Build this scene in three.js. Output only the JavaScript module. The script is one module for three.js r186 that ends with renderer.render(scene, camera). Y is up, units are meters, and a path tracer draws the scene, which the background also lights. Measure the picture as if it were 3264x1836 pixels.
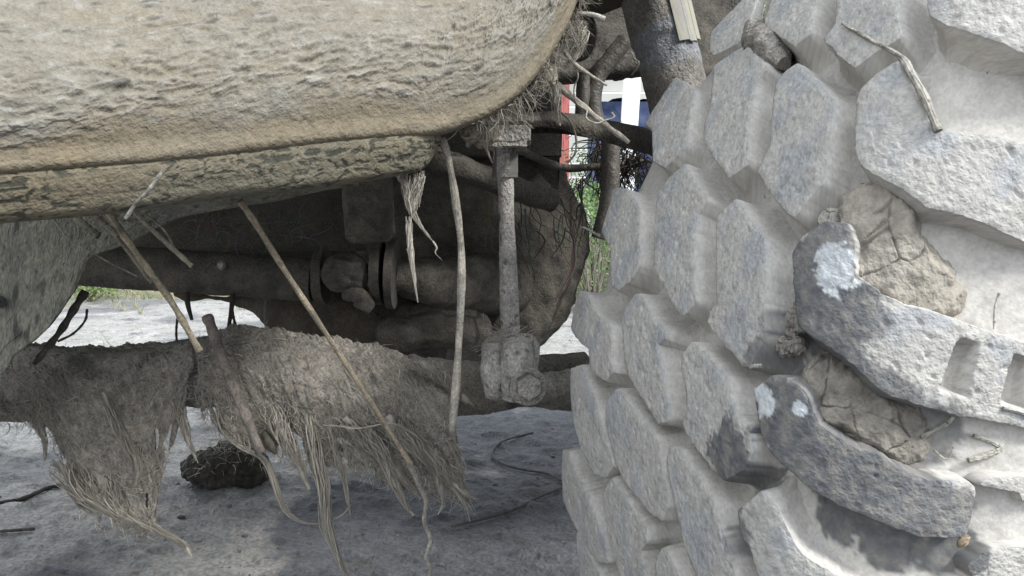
import * as THREE from 'three';
import { mergeGeometries } from 'three/addons/utils/BufferGeometryUtils.js';

// ---------------------------------------------------------------- camera, sky, sun, exposure
const EYE = 0.81, PITCH = 5.5 * Math.PI / 180, FOCAL = 2592;      // FOCAL in pixels of the 3264 x 1836 frame
const scene = new THREE.Scene();
const camera = new THREE.PerspectiveCamera(2 * Math.atan(918 / FOCAL) * 180 / Math.PI, 16 / 9, 0.05, 400);
camera.position.set(0, EYE, 0); camera.rotation.x = -PITCH;
scene.add(camera);

const SUN = new THREE.Vector3(0.68, 0.64, 0.36).normalize();
{ // overcast sky: brighter towards the zenith, thin cloud structure
  const w = 256, h = 128, d = new Float32Array(w * h * 4);
  for (let j = 0; j < h; j++) for (let i = 0; i < w; i++) {
    const el = ((j + 0.5) / h - 0.5) * Math.PI, az = (i / w) * 2 * Math.PI, s = Math.sin(el);
    const c = 1 + 0.06 * Math.sin(az * 3 + el * 4) * Math.cos(el * 9 + az * 2);
    let L = s > 0 ? (1 + 0.7 * s) / 1.7 * 0.80 * c : 0.22;
    const k = (j * w + i) * 4, t = s > 0 ? [0.93, 1.0, 1.085] : [1.0, 0.97, 0.93];
    d[k] = L * t[0]; d[k + 1] = L * t[1]; d[k + 2] = L * t[2]; d[k + 3] = 1;
  }
  const sky = new THREE.DataTexture(d, w, h, THREE.RGBAFormat, THREE.FloatType);
  sky.mapping = THREE.EquirectangularReflectionMapping; sky.magFilter = sky.minFilter = THREE.LinearFilter; sky.needsUpdate = true;
  scene.background = sky; scene.environment = sky;
}
const sun = new THREE.DirectionalLight(new THREE.Color(1.0, 0.985, 0.955), 1.5);
sun.position.copy(SUN).multiplyScalar(20); sun.castShadow = true; sun.shadow.radius = 24;
sun.shadow.mapSize.set(2048, 2048);
Object.assign(sun.shadow.camera, { left: -8, right: 8, top: 8, bottom: -8, near: 1, far: 60 });
scene.add(sun, sun.target);
const renderer = new THREE.WebGLRenderer({ antialias: true });
renderer.toneMapping = THREE.LinearToneMapping; renderer.toneMappingExposure = 3.4;
renderer.shadowMap.enabled = true; renderer.shadowMap.type = THREE.PCFSoftShadowMap;

// ---------------------------------------------------------------- tools
const V = (x, y, z) => new THREE.Vector3(x, y, z);
let seed = 12345;
const rnd = () => { seed = (seed * 1664525 + 1013904223) >>> 0; return seed / 4294967296; };
const rr = (a, b) => a + (b - a) * rnd();
const cl = (x, a = 0, b = 1) => x < a ? a : x > b ? b : x;
const ss = (a, b, x) => { x = cl((x - a) / (b - a)); return x * x * (3 - 2 * x); };
const mix = (a, b, t) => a + (b - a) * t;
const mix3 = (a, b, t) => [mix(a[0], b[0], t), mix(a[1], b[1], t), mix(a[2], b[2], t)];
const PERM = new Uint8Array(512);
{ const p = [...Array(256).keys()]; for (let i = 255; i > 0; i--) { const j = Math.floor(rnd() * (i + 1));[p[i], p[j]] = [p[j], p[i]]; } for (let i = 0; i < 512; i++) PERM[i] = p[i & 255]; }
const GR = [[1, 1, 0], [-1, 1, 0], [1, -1, 0], [-1, -1, 0], [1, 0, 1], [-1, 0, 1], [1, 0, -1], [-1, 0, -1], [0, 1, 1], [0, -1, 1], [0, 1, -1], [0, -1, -1]];
function noise(x, y, z = 0) { // gradient noise about -1..1
  const X = Math.floor(x), Y = Math.floor(y), Z = Math.floor(z); x -= X; y -= Y; z -= Z;
  const u = x * x * x * (x * (x * 6 - 15) + 10), v = y * y * y * (y * (y * 6 - 15) + 10), w = z * z * z * (z * (z * 6 - 15) + 10);
  const g = (i, j, k) => { const q = GR[PERM[((X + i) & 255) + PERM[((Y + j) & 255) + PERM[(Z + k) & 255]]] % 12]; return q[0] * (x - i) + q[1] * (y - j) + q[2] * (z - k); };
  const a = mix(mix(g(0, 0, 0), g(1, 0, 0), u), mix(g(0, 1, 0), g(1, 1, 0), u), v), b = mix(mix(g(0, 0, 1), g(1, 0, 1), u), mix(g(0, 1, 1), g(1, 1, 1), u), v);
  return mix(a, b, w);
}
const fbm = (x, y, z = 0, o = 4) => { let s = 0, a = 0.5, f = 1; for (let i = 0; i < o; i++) { s += a * noise(x * f, y * f, z * f + i * 7.3); a *= 0.5; f *= 2.03; } return s; };
const ridge = (x, y, z = 0, o = 3) => { let s = 0, a = 0.5, f = 1; for (let i = 0; i < o; i++) { s += a * (1 - 2 * Math.abs(noise(x * f, y * f, z * f + i * 3.1))); a *= 0.5; f *= 2.1; } return s; };
// where a line of sight that leaves the eye through a point of the frame has travelled d metres forwards
const cp = Math.cos(PITCH), sp = Math.sin(PITCH);
function at(x, y, d) {
  const a = (x - 1632) / FOCAL * d, b = -(y - 918) / FOCAL * d;
  return V(a, EYE + b * cp - d * sp, -b * sp - d * cp);
}
function onGround(x, y, h = 0) { const q = at(x, y, 1), k = (EYE - h) / (EYE - q.y); return V(q.x * k, h, q.z * k); }

// textures: only grain, no light
function tileNoise(n, cells, sd) { // periodic value noise
  const g = new Float32Array(cells * cells); let s = sd; for (let i = 0; i < g.length; i++) { s = (s * 1664525 + 1013904223) >>> 0; g[i] = s / 4294967296; }
  const out = new Float32Array(n * n);
  for (let j = 0; j < n; j++) for (let i = 0; i < n; i++) {
    const x = i / n * cells, y = j / n * cells, X = Math.floor(x), Y = Math.floor(y), u = ss(0, 1, x - X), v = ss(0, 1, y - Y), X1 = (X + 1) % cells, Y1 = (Y + 1) % cells;
    out[j * n + i] = mix(mix(g[Y * cells + X], g[Y * cells + X1], u), mix(g[Y1 * cells + X], g[Y1 * cells + X1], u), v);
  } return out;
}
function makeTex(n, f, srgb) {
  const d = new Uint8Array(n * n * 4); for (let i = 0; i < n * n; i++) { const c = f(i); d[4 * i] = cl(c[0]) * 255; d[4 * i + 1] = cl(c[1]) * 255; d[4 * i + 2] = cl(c[2]) * 255; d[4 * i + 3] = 255; }
  const t = new THREE.DataTexture(d, n, n, THREE.RGBAFormat); t.wrapS = t.wrapT = THREE.RepeatWrapping; t.magFilter = THREE.LinearFilter; t.minFilter = THREE.LinearMipmapLinearFilter; t.generateMipmaps = true;
  if (srgb) t.colorSpace = THREE.SRGBColorSpace; t.needsUpdate = true; return t;
}
const TN = 512, oct = [8, 16, 37, 64, 128, 256].map((c, i) => tileNoise(TN, c, 77 + i * 31));
const grainH = new Float32Array(TN * TN); for (let i = 0; i < TN * TN; i++) grainH[i] = 0.22 * oct[1][i] + 0.24 * oct[2][i] + 0.24 * oct[3][i] + 0.18 * oct[4][i] + 0.12 * oct[5][i];
const grainBump = makeTex(TN, i => { const v = cl((grainH[i] - 0.2) / 0.6); return [v, v, v]; });
const grainColor = makeTex(TN, i => { const v = 0.80 + 0.36 * (grainH[i] - 0.5) + 0.16 * (oct[4][i] - 0.5) - (oct[3][i] > 0.9 ? 0.22 : 0), w = 0.02 * (oct[2][i] - 0.5); return [v + w, v, v - w]; }, true);
const softColor = makeTex(TN, i => { const v = 0.86 + 0.20 * (grainH[i] - 0.5) + 0.05 * (oct[4][i] - 0.5); return [v, v, v]; }, true);
const fibreTex = (() => { const a = tileNoise(TN, 16, 5), b = tileNoise(TN, 128, 9); return makeTex(TN, i => { const x = i % TN, y = (i / TN) | 0, k = ((y >> 4) * TN) + x; const v = 0.35 * a[k] + 0.65 * b[k]; return [v, v, v]; }); })();
const tiled = (t, metres) => { const c = t.clone(); c.repeat.set(1 / metres, 1 / metres); c.needsUpdate = true; return c; };
const gB = tiled(grainBump, 0.16), gC = tiled(grainColor, 0.21), gB2 = tiled(grainBump, 0.55), gC2 = tiled(grainColor, 0.7), fB = tiled(fibreTex, 0.06), gS = tiled(softColor, 0.21);
const std = o => new THREE.MeshStandardMaterial({ vertexColors: true, roughness: 0.95, metalness: 0, ...o });
const M = {
  mud: std({ map: gC, bumpMap: gB, bumpScale: 0.0022 }),
  panel: std({ map: gS, bumpMap: gB, bumpScale: 0.0013 }),
  tread: std({ map: gS, bumpMap: gB, bumpScale: 0.0011, roughness: 0.9 }),
  silt: std({ map: gS, bumpMap: gB, bumpScale: 0.0003, roughness: 0.85 }),
  ground: std({ map: gC2, bumpMap: gB2, bumpScale: 0.005, roughness: 0.85 }),
  fibre: std({ bumpMap: fB, bumpScale: 0.0006 }),
  bark: std({ map: gC, bumpMap: fB, bumpScale: 0.0012 }),
  plain: std({ roughness: 0.8 }),
  grime: std({ map: gC, bumpMap: gB, bumpScale: 0.002, roughness: 0.88 }),
  rubber: std({ map: gC, bumpMap: gB, bumpScale: 0.001, roughness: 0.55 }),
  leaf: new THREE.MeshPhysicalMaterial({ vertexColors: true, roughness: 0.9, transmission: 0.3, thickness: 0, side: THREE.DoubleSide }),
};
// mesh naming and labels
const used = {};
const numbered = n => { const k = used[n] = (used[n] ?? -1) + 1; return k ? `${n}_${String(k).padStart(3, '0')}` : n; };
function fin(m) { m.castShadow = m.receiveShadow = true; return m; }
function thing(name, label, category, geo, mat, group) {
  const o = fin(new THREE.Mesh(geo, mat)); o.name = numbered(name);
  geo.computeBoundingBox(); const b = geo.boundingBox, c = V((b.min.x + b.max.x) / 2, b.min.y, (b.min.z + b.max.z) / 2);
  geo.translate(-c.x, -c.y, -c.z); o.position.copy(c);
  o.userData = { label, category }; if (group) o.userData.group = group; scene.add(o); return o;
}
function groupThing(name, label, category, base, group) {
  const o = new THREE.Group(); o.name = numbered(name); o.position.copy(base); o.userData = { label, category }; if (group) o.userData.group = group; scene.add(o); return o;
}
function part(parent, name, geo, mat, label) { // geo is given in the world; it is moved into its thing's frame
  parent.updateWorldMatrix(true, false);
  geo.applyMatrix4(new THREE.Matrix4().copy(parent.matrixWorld).invert());
  const o = fin(new THREE.Mesh(geo, mat)); o.name = name; if (label) o.userData.label = label; parent.add(o); return o;
}
function structure(name, geo, mat) { const o = fin(new THREE.Mesh(geo, mat)); o.name = name; o.userData.kind = 'structure'; scene.add(o); return o; }

function geom(pos, idx, col, uv) {
  const g = new THREE.BufferGeometry();
  g.setAttribute('position', new THREE.Float32BufferAttribute(pos, 3));
  g.setAttribute('uv', new THREE.Float32BufferAttribute(uv, 2));
  g.setAttribute('color', new THREE.Float32BufferAttribute(col, 3));
  g.setIndex(idx); g.computeVertexNormals(); return g;
}
// paint a stock geometry with a colour function and push its points along their normals
function paint(g, col, disp) {
  if (!g.index) { const n = g.attributes.position.count; g.setIndex([...Array(n).keys()]); }
  const p = g.attributes.position, n = g.attributes.normal, c = new Float32Array(p.count * 3), v = V();
  for (let i = 0; i < p.count; i++) {
    v.fromBufferAttribute(p, i); const k = col(v); c[3 * i] = k[0]; c[3 * i + 1] = k[1]; c[3 * i + 2] = k[2];
    if (disp) { const d = disp(v); p.setXYZ(i, v.x + n.getX(i) * d, v.y + n.getY(i) * d, v.z + n.getZ(i) * d); }
  }
  g.setAttribute('color', new THREE.BufferAttribute(c, 3));
  { const u = new Float32Array(p.count * 2); for (let i = 0; i < p.count; i++) { const X = p.getX(i), Y = p.getY(i), Z = p.getZ(i), a = Math.abs(n.getX(i)), b = Math.abs(n.getY(i)), d = Math.abs(n.getZ(i)); [u[2 * i], u[2 * i + 1]] = a > b && a > d ? [Z, Y] : b > d ? [X, Z] : [X, Y]; } g.setAttribute('uv', new THREE.BufferAttribute(u, 2)); }
  if (disp) g.computeVertexNormals();
  for (const k of Object.keys(g.attributes)) if (!['position', 'normal', 'uv', 'color'].includes(k)) g.deleteAttribute(k);
  return g;
}
const c1 = (a, b, c, d, t) => 0.5 * (2 * b + (c - a) * t + (2 * a - 5 * b + 4 * c - d) * t * t + (3 * b - a - 3 * c + d) * t * t * t);
function netPoint(net, u, v) { // bicubic through the net's points
  const R = net.length, C = net[0].length, i = Math.min(Math.floor(v), R - 2), j = Math.min(Math.floor(u), C - 2), fv = v - i, fu = u - j, row = [];
  const I = k => cl(k, 0, R - 1), J = k => cl(k, 0, C - 1), o = V();
  for (const ax of ['x', 'y', 'z']) {
    for (let k = -1; k < 3; k++) { const r = net[I(i + k)]; row[k + 1] = c1(r[J(j - 1)][ax], r[J(j)][ax], r[J(j + 1)][ax], r[J(j + 2)][ax], fu); }
    o[ax] = c1(row[0], row[1], row[2], row[3], fv);
  } return o;
}
// closed shell over a net of points; disp and col take (a, b, point): a, b in metres along and across
function shell(net, nu, nv, thick, disp, col) {
  const C = net[0].length - 1, R = net.length - 1, P = [], N = [], pos = [], cs = [], uv = [], idx = [], W = nu + 1;
  for (let j = 0; j <= nv; j++) for (let i = 0; i <= nu; i++) P.push(netPoint(net, i / nu * C, j / nv * R));
  const q = (i, j) => P[cl(j, 0, nv) * W + cl(i, 0, nu)];
  let facing = 0; const eye = V(0, EYE, 0);
  for (let j = 0; j <= nv; j++) for (let i = 0; i <= nu; i++) {
    const n = q(i + 1, j).clone().sub(q(i - 1, j)).cross(q(i, j + 1).clone().sub(q(i, j - 1))).normalize(); N.push(n);
    facing += n.dot(eye.clone().sub(q(i, j)));
  }
  const sg = facing > 0 ? 1 : -1, mj = nv >> 1, mi = nu >> 1, A = [0], B = [0];
  for (let i = 1; i <= nu; i++) A.push(A[i - 1] + q(i, mj).distanceTo(q(i - 1, mj)));
  for (let j = 1; j <= nv; j++) B.push(B[j - 1] + q(mi, j).distanceTo(q(mi, j - 1)));
  for (let s = 0; s < 2; s++) for (let j = 0; j <= nv; j++) for (let i = 0; i <= nu; i++) {
    const p = q(i, j), n = N[j * W + i], d = sg * (s ? -(typeof thick === 'function' ? thick(i / nu, j / nv) : thick) : disp(A[i], B[j], p, i / nu, j / nv)), k = col(A[i], B[j], p, i / nu, j / nv);
    pos.push(p.x + n.x * d, p.y + n.y * d, p.z + n.z * d); cs.push(k[0], k[1], k[2]); uv.push(A[i], B[j]);
  }
  const F = W * (nv + 1), quad = (a, b, c, d, f) => f ? idx.push(a, b, c, b, d, c) : idx.push(a, c, b, b, c, d);
  for (let j = 0; j < nv; j++) for (let i = 0; i < nu; i++) { const a = j * W + i; quad(a, a + 1, a + W, a + W + 1, sg > 0); quad(F + a, F + a + 1, F + a + W, F + a + W + 1, sg < 0); }
  for (let i = 0; i < nu; i++) { const a = i, b = nv * W + i; quad(a, a + 1, F + a, F + a + 1, sg < 0); quad(b, b + 1, F + b, F + b + 1, sg > 0); }
  for (let j = 0; j < nv; j++) { const a = j * W, b = a + nu; quad(a, a + W, F + a, F + a + W, sg > 0); quad(b, b + W, F + b, F + b + W, sg < 0); }
  return geom(pos, idx, cs, uv);
}
// round body along a curve; rad, disp and col may depend on t (0..1), the angle and the point
function sweep(pts, rad, { seg = 24, n = 8, disp, col, caps = true, squash = 1, straight = false } = {}) {
  const cv = straight ? null : new THREE.CatmullRomCurve3(pts, false, 'centripetal');
  const get = t => { if (cv) return cv.getPoint(t); const x = t * (pts.length - 1), i = Math.min(Math.floor(x), pts.length - 2); return pts[i].clone().lerp(pts[i + 1], x - i); };
  const pos = [], cs = [], uv = [], idx = [], P = []; for (let i = 0; i <= seg; i++) P.push(get(i / seg));
  let T = P[1].clone().sub(P[0]).normalize(), U = Math.abs(T.y) < 0.9 ? V(0, 1, 0) : V(1, 0, 0), len = 0;
  U.sub(T.clone().multiplyScalar(U.dot(T))).normalize();
  for (let i = 0; i <= seg; i++) {
    if (i) len += P[i].distanceTo(P[i - 1]);
    const T2 = P[Math.min(i + 1, seg)].clone().sub(P[Math.max(i - 1, 0)]).normalize(); U.sub(T2.clone().multiplyScalar(U.dot(T2))).normalize(); const B = T2.clone().cross(U), t = i / seg;
    const r = typeof rad === 'function' ? rad(t) : rad;
    for (let k = 0; k <= n; k++) {
      const a = k / n * Math.PI * 2, dir = U.clone().multiplyScalar(Math.cos(a)).addScaledVector(B, Math.sin(a) * squash), p = P[i].clone().addScaledVector(dir, r);
      if (disp) p.addScaledVector(dir, disp(p, t, a));
      const q = col(p, t, a); pos.push(p.x, p.y, p.z); cs.push(q[0], q[1], q[2]); uv.push(k / n * 2 * Math.PI * r, len);
    }
  }
  const w = n + 1; for (let i = 0; i < seg; i++) for (let k = 0; k < n; k++) { const a = i * w + k; idx.push(a, a + w, a + 1, a + 1, a + w, a + w + 1); }
  const g = geom(pos, idx, cs, uv);
  { // weld the seam's normals
    const nn = g.attributes.normal; for (let i = 0; i <= seg; i++) { const a = i * w, b = a + n, x = nn.getX(a) + nn.getX(b), y = nn.getY(a) + nn.getY(b), z = nn.getZ(a) + nn.getZ(b), l = Math.hypot(x, y, z) || 1; nn.setXYZ(a, x / l, y / l, z / l); nn.setXYZ(b, x / l, y / l, z / l); }
  }
  if (!caps) return g;
  const cap = (row, end) => { const c = P[end], q = col(c, end / seg, 0), ps = [c.x, c.y, c.z], cc = [...q], uu = [0, 0], ii = []; for (let k = 0; k <= n; k++) { ps.push(pos[3 * (row * w + k)], pos[3 * (row * w + k) + 1], pos[3 * (row * w + k) + 2]); cc.push(...q); uu.push(Math.cos(k) * 0.01, Math.sin(k) * 0.01); } for (let k = 1; k <= n; k++) end ? ii.push(0, k + 1, k) : ii.push(0, k, k + 1); return geom(ps, ii, cc, uu); };
  return mergeGeometries([g, cap(0, 0), cap(seg, seg)]);
}
const merge = a => mergeGeometries(a);
// colours (linear): dry clay mud and its relatives
const DRY = [0.40, 0.372, 0.325], PALE = [0.50, 0.478, 0.440], TAN = [0.33, 0.275, 0.195], DAMP = [0.115, 0.108, 0.098], BLUE = [0.235, 0.245, 0.262], SOOT = [0.045, 0.043, 0.040], STRAW = [0.46, 0.385, 0.28], ROOT = [0.36, 0.31, 0.245];
const speck = (p, f, lo, hi) => ss(lo, hi, fbm(p.x * f, p.y * f, p.z * f, 3));

// ---------------------------------------------------------------- ground
const groundH = (x, z) => {
  const near = ss(-14, -4, z), a = fbm(x * 1.1, z * 1.1, 1.5, 3) * 0.05, rut = 0.02 * noise(x * 0.8 + z * 0.35, z * 2.4, 9);
  const w = fbm(x * 5, z * 5, 4, 2), lump = Math.max(0, fbm(x * 9 + w, z * 13 + w, 2, 3)) * 0.036, fine = fbm(x * 38, z * 52, 6, 3) * 0.008;
  const peb = Math.max(0, noise(x * 26, z * 30, 17) - 0.36) * 0.03;
  return (a + rut) * 0.6 + (lump + fine + peb) * near - 0.012 + Math.max(0, -z - 8.2) * 0.035 * ss(-8, -12, z);
};
{
  const xs = [-70, -40, -25, -16, -11, -8, -6.6], zs = [40, 20, 10, 5, 3, 1.8, 0.8, 0, -0.6, -1.0];
  for (let x = -5.6; x < 1.9;) { xs.push(x); x += x < -3.2 ? 0.03 : 0.0125; }
  xs.push(2.2, 2.6, 3.2, 4, 6, 9, 14, 22, 36, 60);
  for (let z = -1.3; z > -10.5;) { zs.push(z); z *= 1.0052; }
  zs.push(-11, -12, -13.5, -16, -20, -27, -40, -60, -90);
  const pos = [], col = [], uv = [], idx = [], W = xs.length;
  for (const z of zs) for (const x of xs) {
    const y = groundH(x, z); pos.push(x, y, z); uv.push(x, z);
    const n = fbm(x * 2.2, z * 2.2, 3, 4), m = fbm(x * 11, z * 14, 8, 3), wet = ss(-0.02, 0.22, fbm(x * 1.3 + 4, z * 1.6, 5, 4));
    let c = mix3([0.42, 0.41, 0.39], [0.32, 0.308, 0.285], cl(0.5 + n * 1.3)); const damp = Math.max(.75 * wet, ss(-.12, .14, .9 * ss(-1.0, -.3, x) * ss(-4.3, -2.9, z) - .45 + 1.3 * fbm(x * 2.6, z * 2.6, 44, 5))); c = mix3(c, mix3([.125, .130, .143], [.09, .094, .104], cl(.5 + m * 2)), damp); c = mix3(c, DAMP, 0.6 * ss(0.16, 0.34, m));  // random damp patches; masked area also paints the truck shade into the colour
    const far = ss(-6.9, -7.7, z + 0.6 * fbm(x * 1.3, z * 1.3, 2, 3)); c = mix3(c, mix3([0.12, 0.135, 0.07], [0.24, 0.215, 0.14], cl(0.5 + m * 1.6)), far * ss(-0.25, 0.05, m + 0.4 * far));
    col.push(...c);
  }
  for (let j = 0; j < zs.length - 1; j++) for (let i = 0; i < W - 1; i++) { const a = j * W + i; idx.push(a, a + 1, a + W, a + 1, a + W + 1, a + W); }
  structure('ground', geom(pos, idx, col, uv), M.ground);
}

// ---------------------------------------------------------------- the truck
const truck = groupThing('muddy_truck', 'mud-caked truck seen close at its front wheel and underside', 'truck', V(0, 0, -1.8));
const mudAt = (p, k = 0) => { const n = fbm(p.x * 14, p.y * 14, p.z * 14, 3), m = fbm(p.x * 70, p.y * 70, p.z * 70, 2); return mix3(mix3(DRY, TAN, cl(0.35 + k + n * 1.3)), PALE, ss(0.12, 0.45, m) * 0.5); };

// lower body panel: a sheet bulging outwards, crusted with flaking mud
const crease = [[-150, 590, .520], [0, 562, .530], [350, 535, .560], [700, 498, .598], [1050, 456, .638], [1290, 436, .668], [1390, 428, .680], [1480, 402, .690], [1590, 352, .701], [1690, 265, .712], [1775, 145, .724], [1835, 20, .736], [1868, -110, .76], [1885, -190, .82]];
const topX = [-170, -20, 330, 690, 1040, 1270, 1370, 1450, 1540, 1620, 1700, 1770, 1830, 1870];
const bulge = [[0, .130], [.18, .072], [.38, .026], [.58, .002], [.76, -.006], [.90, .000], [1, .010]];
const panelNet = bulge.map(([v, o]) => crease.map(([x, y, d], i) => at(mix(topX[i], x, v), mix(-330, y, v), d + o)));
panelNet.push(crease.map(([x, y, d]) => at(x - 4, y - 6, d + .075)));
const flakes = (a, b) => {
  const wx = fbm(a * 22, b * 22, 3, 3), wy = fbm(a * 26, b * 26, 8, 3), n = fbm(a * 58 + wx * 1.6, b * 150 + wy * 2.2, 1, 4) * 4.5, f = Math.floor(n), t = n - f;
  return (f + ss(0.0, 0.16, t) * 0.85 + 0.15 * t);
};
part(truck, 'lower_body_panel', shell(panelNet, 640, 250, 0.006,
  (a, b, p, u, v) => { const m = (1 - ss(.60, .74, v + .06 * noise(a * 14, b * 10, 2))) * .85 + .09; const br = fbm(a * 9, b * 9, 6, 2); return m * (flakes(a, b) * .0012 * (.25 + ss(-.12, .14, fbm(a * 8, b * 15, 27, 3))) + .0014 * fbm(a * 75, b * 130, 4, 3)) + br * .0028 + .0004 * fbm(a * 260, b * 260, 7, 2); },
  (a, b, p, u, v) => {
    const low = ss(.60, .74, v + .06 * noise(a * 14, b * 10, 2)), fl = flakes(a, b), n = fbm(a * 12, b * 30, 5, 3);
    let c = mix3([.235, .214, .174], [.225, .187, .128], cl(low * .75 + .2 + n * .9)); c = mix3(c, [.31, .295, .262], (1 - low) * ss(.2, 2.2, fl) * .8);
    const rust = ss(.18, .34, fbm(a * 8 + 3, b * 13, 12, 3)); c = mix3(c, [.25, .195, .12], rust * .3);
    return mix3(c, [.075, .072, .062], .7 * ss(.20, .34, fbm(a * 46, b * 150, 15, 3)) * (1 - .5 * low));
  }), M.panel, 'bulging lower body panel crusted with flaking dry mud');
{ // folded flange below the panel, speckled dark where the mud has come off
  const low = [[-150, 738], [0, 712], [350, 680], [700, 632], [1050, 592], [1290, 556], [1352, 535], [1388, 490]];
  const cr = crease.slice(0, 7).map(c => [...c]); cr.splice(7, 0, [1405, 440, .70]); cr[6] = [1375, 430, .684];
  const net = [cr.map(([x, y, d]) => at(x, y - 22, d + .010)), cr.map(([x, y, d]) => at(x, y + 4, d + .0065)), cr.map(([x, y, d], i) => at(mix(x, low[i][0], .6), mix(y, low[i][1], .55), d + .014)), cr.map(([x, y, d], i) => at(low[i][0], low[i][1], d + .030)), cr.map(([x, y, d], i) => at(low[i][0], low[i][1] - 6, d + .085))];
  const worm = (a, b) => ss(.05, .13, fbm(a * 110 + noise(a * 60, b * 60) * 1.5, b * 170, 2, 3)) * ss(-.26, -.04, fbm(a * 9, b * 22, 21, 2));
  part(truck, 'panel_flange', shell(net, 560, 110, 0.004, (a, b) => fbm(a * 14, b * 14, 3, 2) * .002 + .0003 * fbm(a * 150, b * 150, 4, 2) - worm(a, b) * .0005,
    (a, b, p, u, v) => mix3(mix3([.235, .195, .130], [.20, .183, .135], cl(.5 + 1.6 * fbm(a * 9, b * 9, 7, 2))), [.045, .050, .038], worm(a, b) * .8)), M.panel, 'folded panel flange speckled with dark patches');
}
{ // chassis outrigger behind the flange: a pressed arm that drops to the trailing arm's pivot
  const lo = [[-160, 1330, .80], [0, 1190, .80], [60, 1112, .80], [150, 1042, .80], [232, 940, .80], [268, 868, .80], [298, 818, .80], [400, 776, .81], [580, 692, .83], [870, 640, .85], [1140, 588, .87]];
  const net = [lo.map(([x, y, d], i) => at(x, Math.min(y - 40, 660 - i * 12), d - .02)), lo.map(([x, y, d], i) => at(x, mix(Math.min(y - 40, 660 - i * 12), y, .5), d - .005)), lo.map(([x, y, d]) => at(x - 6, y - 12, d)), lo.map(([x, y, d]) => at(x + 2, y, d + .012)), lo.map(([x, y, d]) => at(x + 4, y - 4, d + .07))];
  part(truck, 'chassis_outrigger', shell(net, 330, 130, 0.012, (a, b) => fbm(a * 14, b * 14, 31, 3) * .005 + fbm(a * 90, b * 90, 32, 2) * .0013,
    (a, b, p, u, v) => { const n = fbm(a * 16, b * 16, 33, 3); return mix3(mix3([.31, .295, .235], [.24, .23, .19], cl(.5 + n * 1.6)), [.07, .068, .058], .8 * ss(.16, .30, fbm(a * 60, b * 60, 35, 3))); }), M.mud, 'pressed chassis outrigger under a film of mud');
  part(truck, 'bolt_hole_black_disc', sweep([at(-2, 962, .782), at(-2, 962, .80)], .0062, { seg: 2, n: 16, col: () => [.012, .012, .012] }), M.rubber);  // black disc stands in for the darkness inside the bolt hole
}
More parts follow.
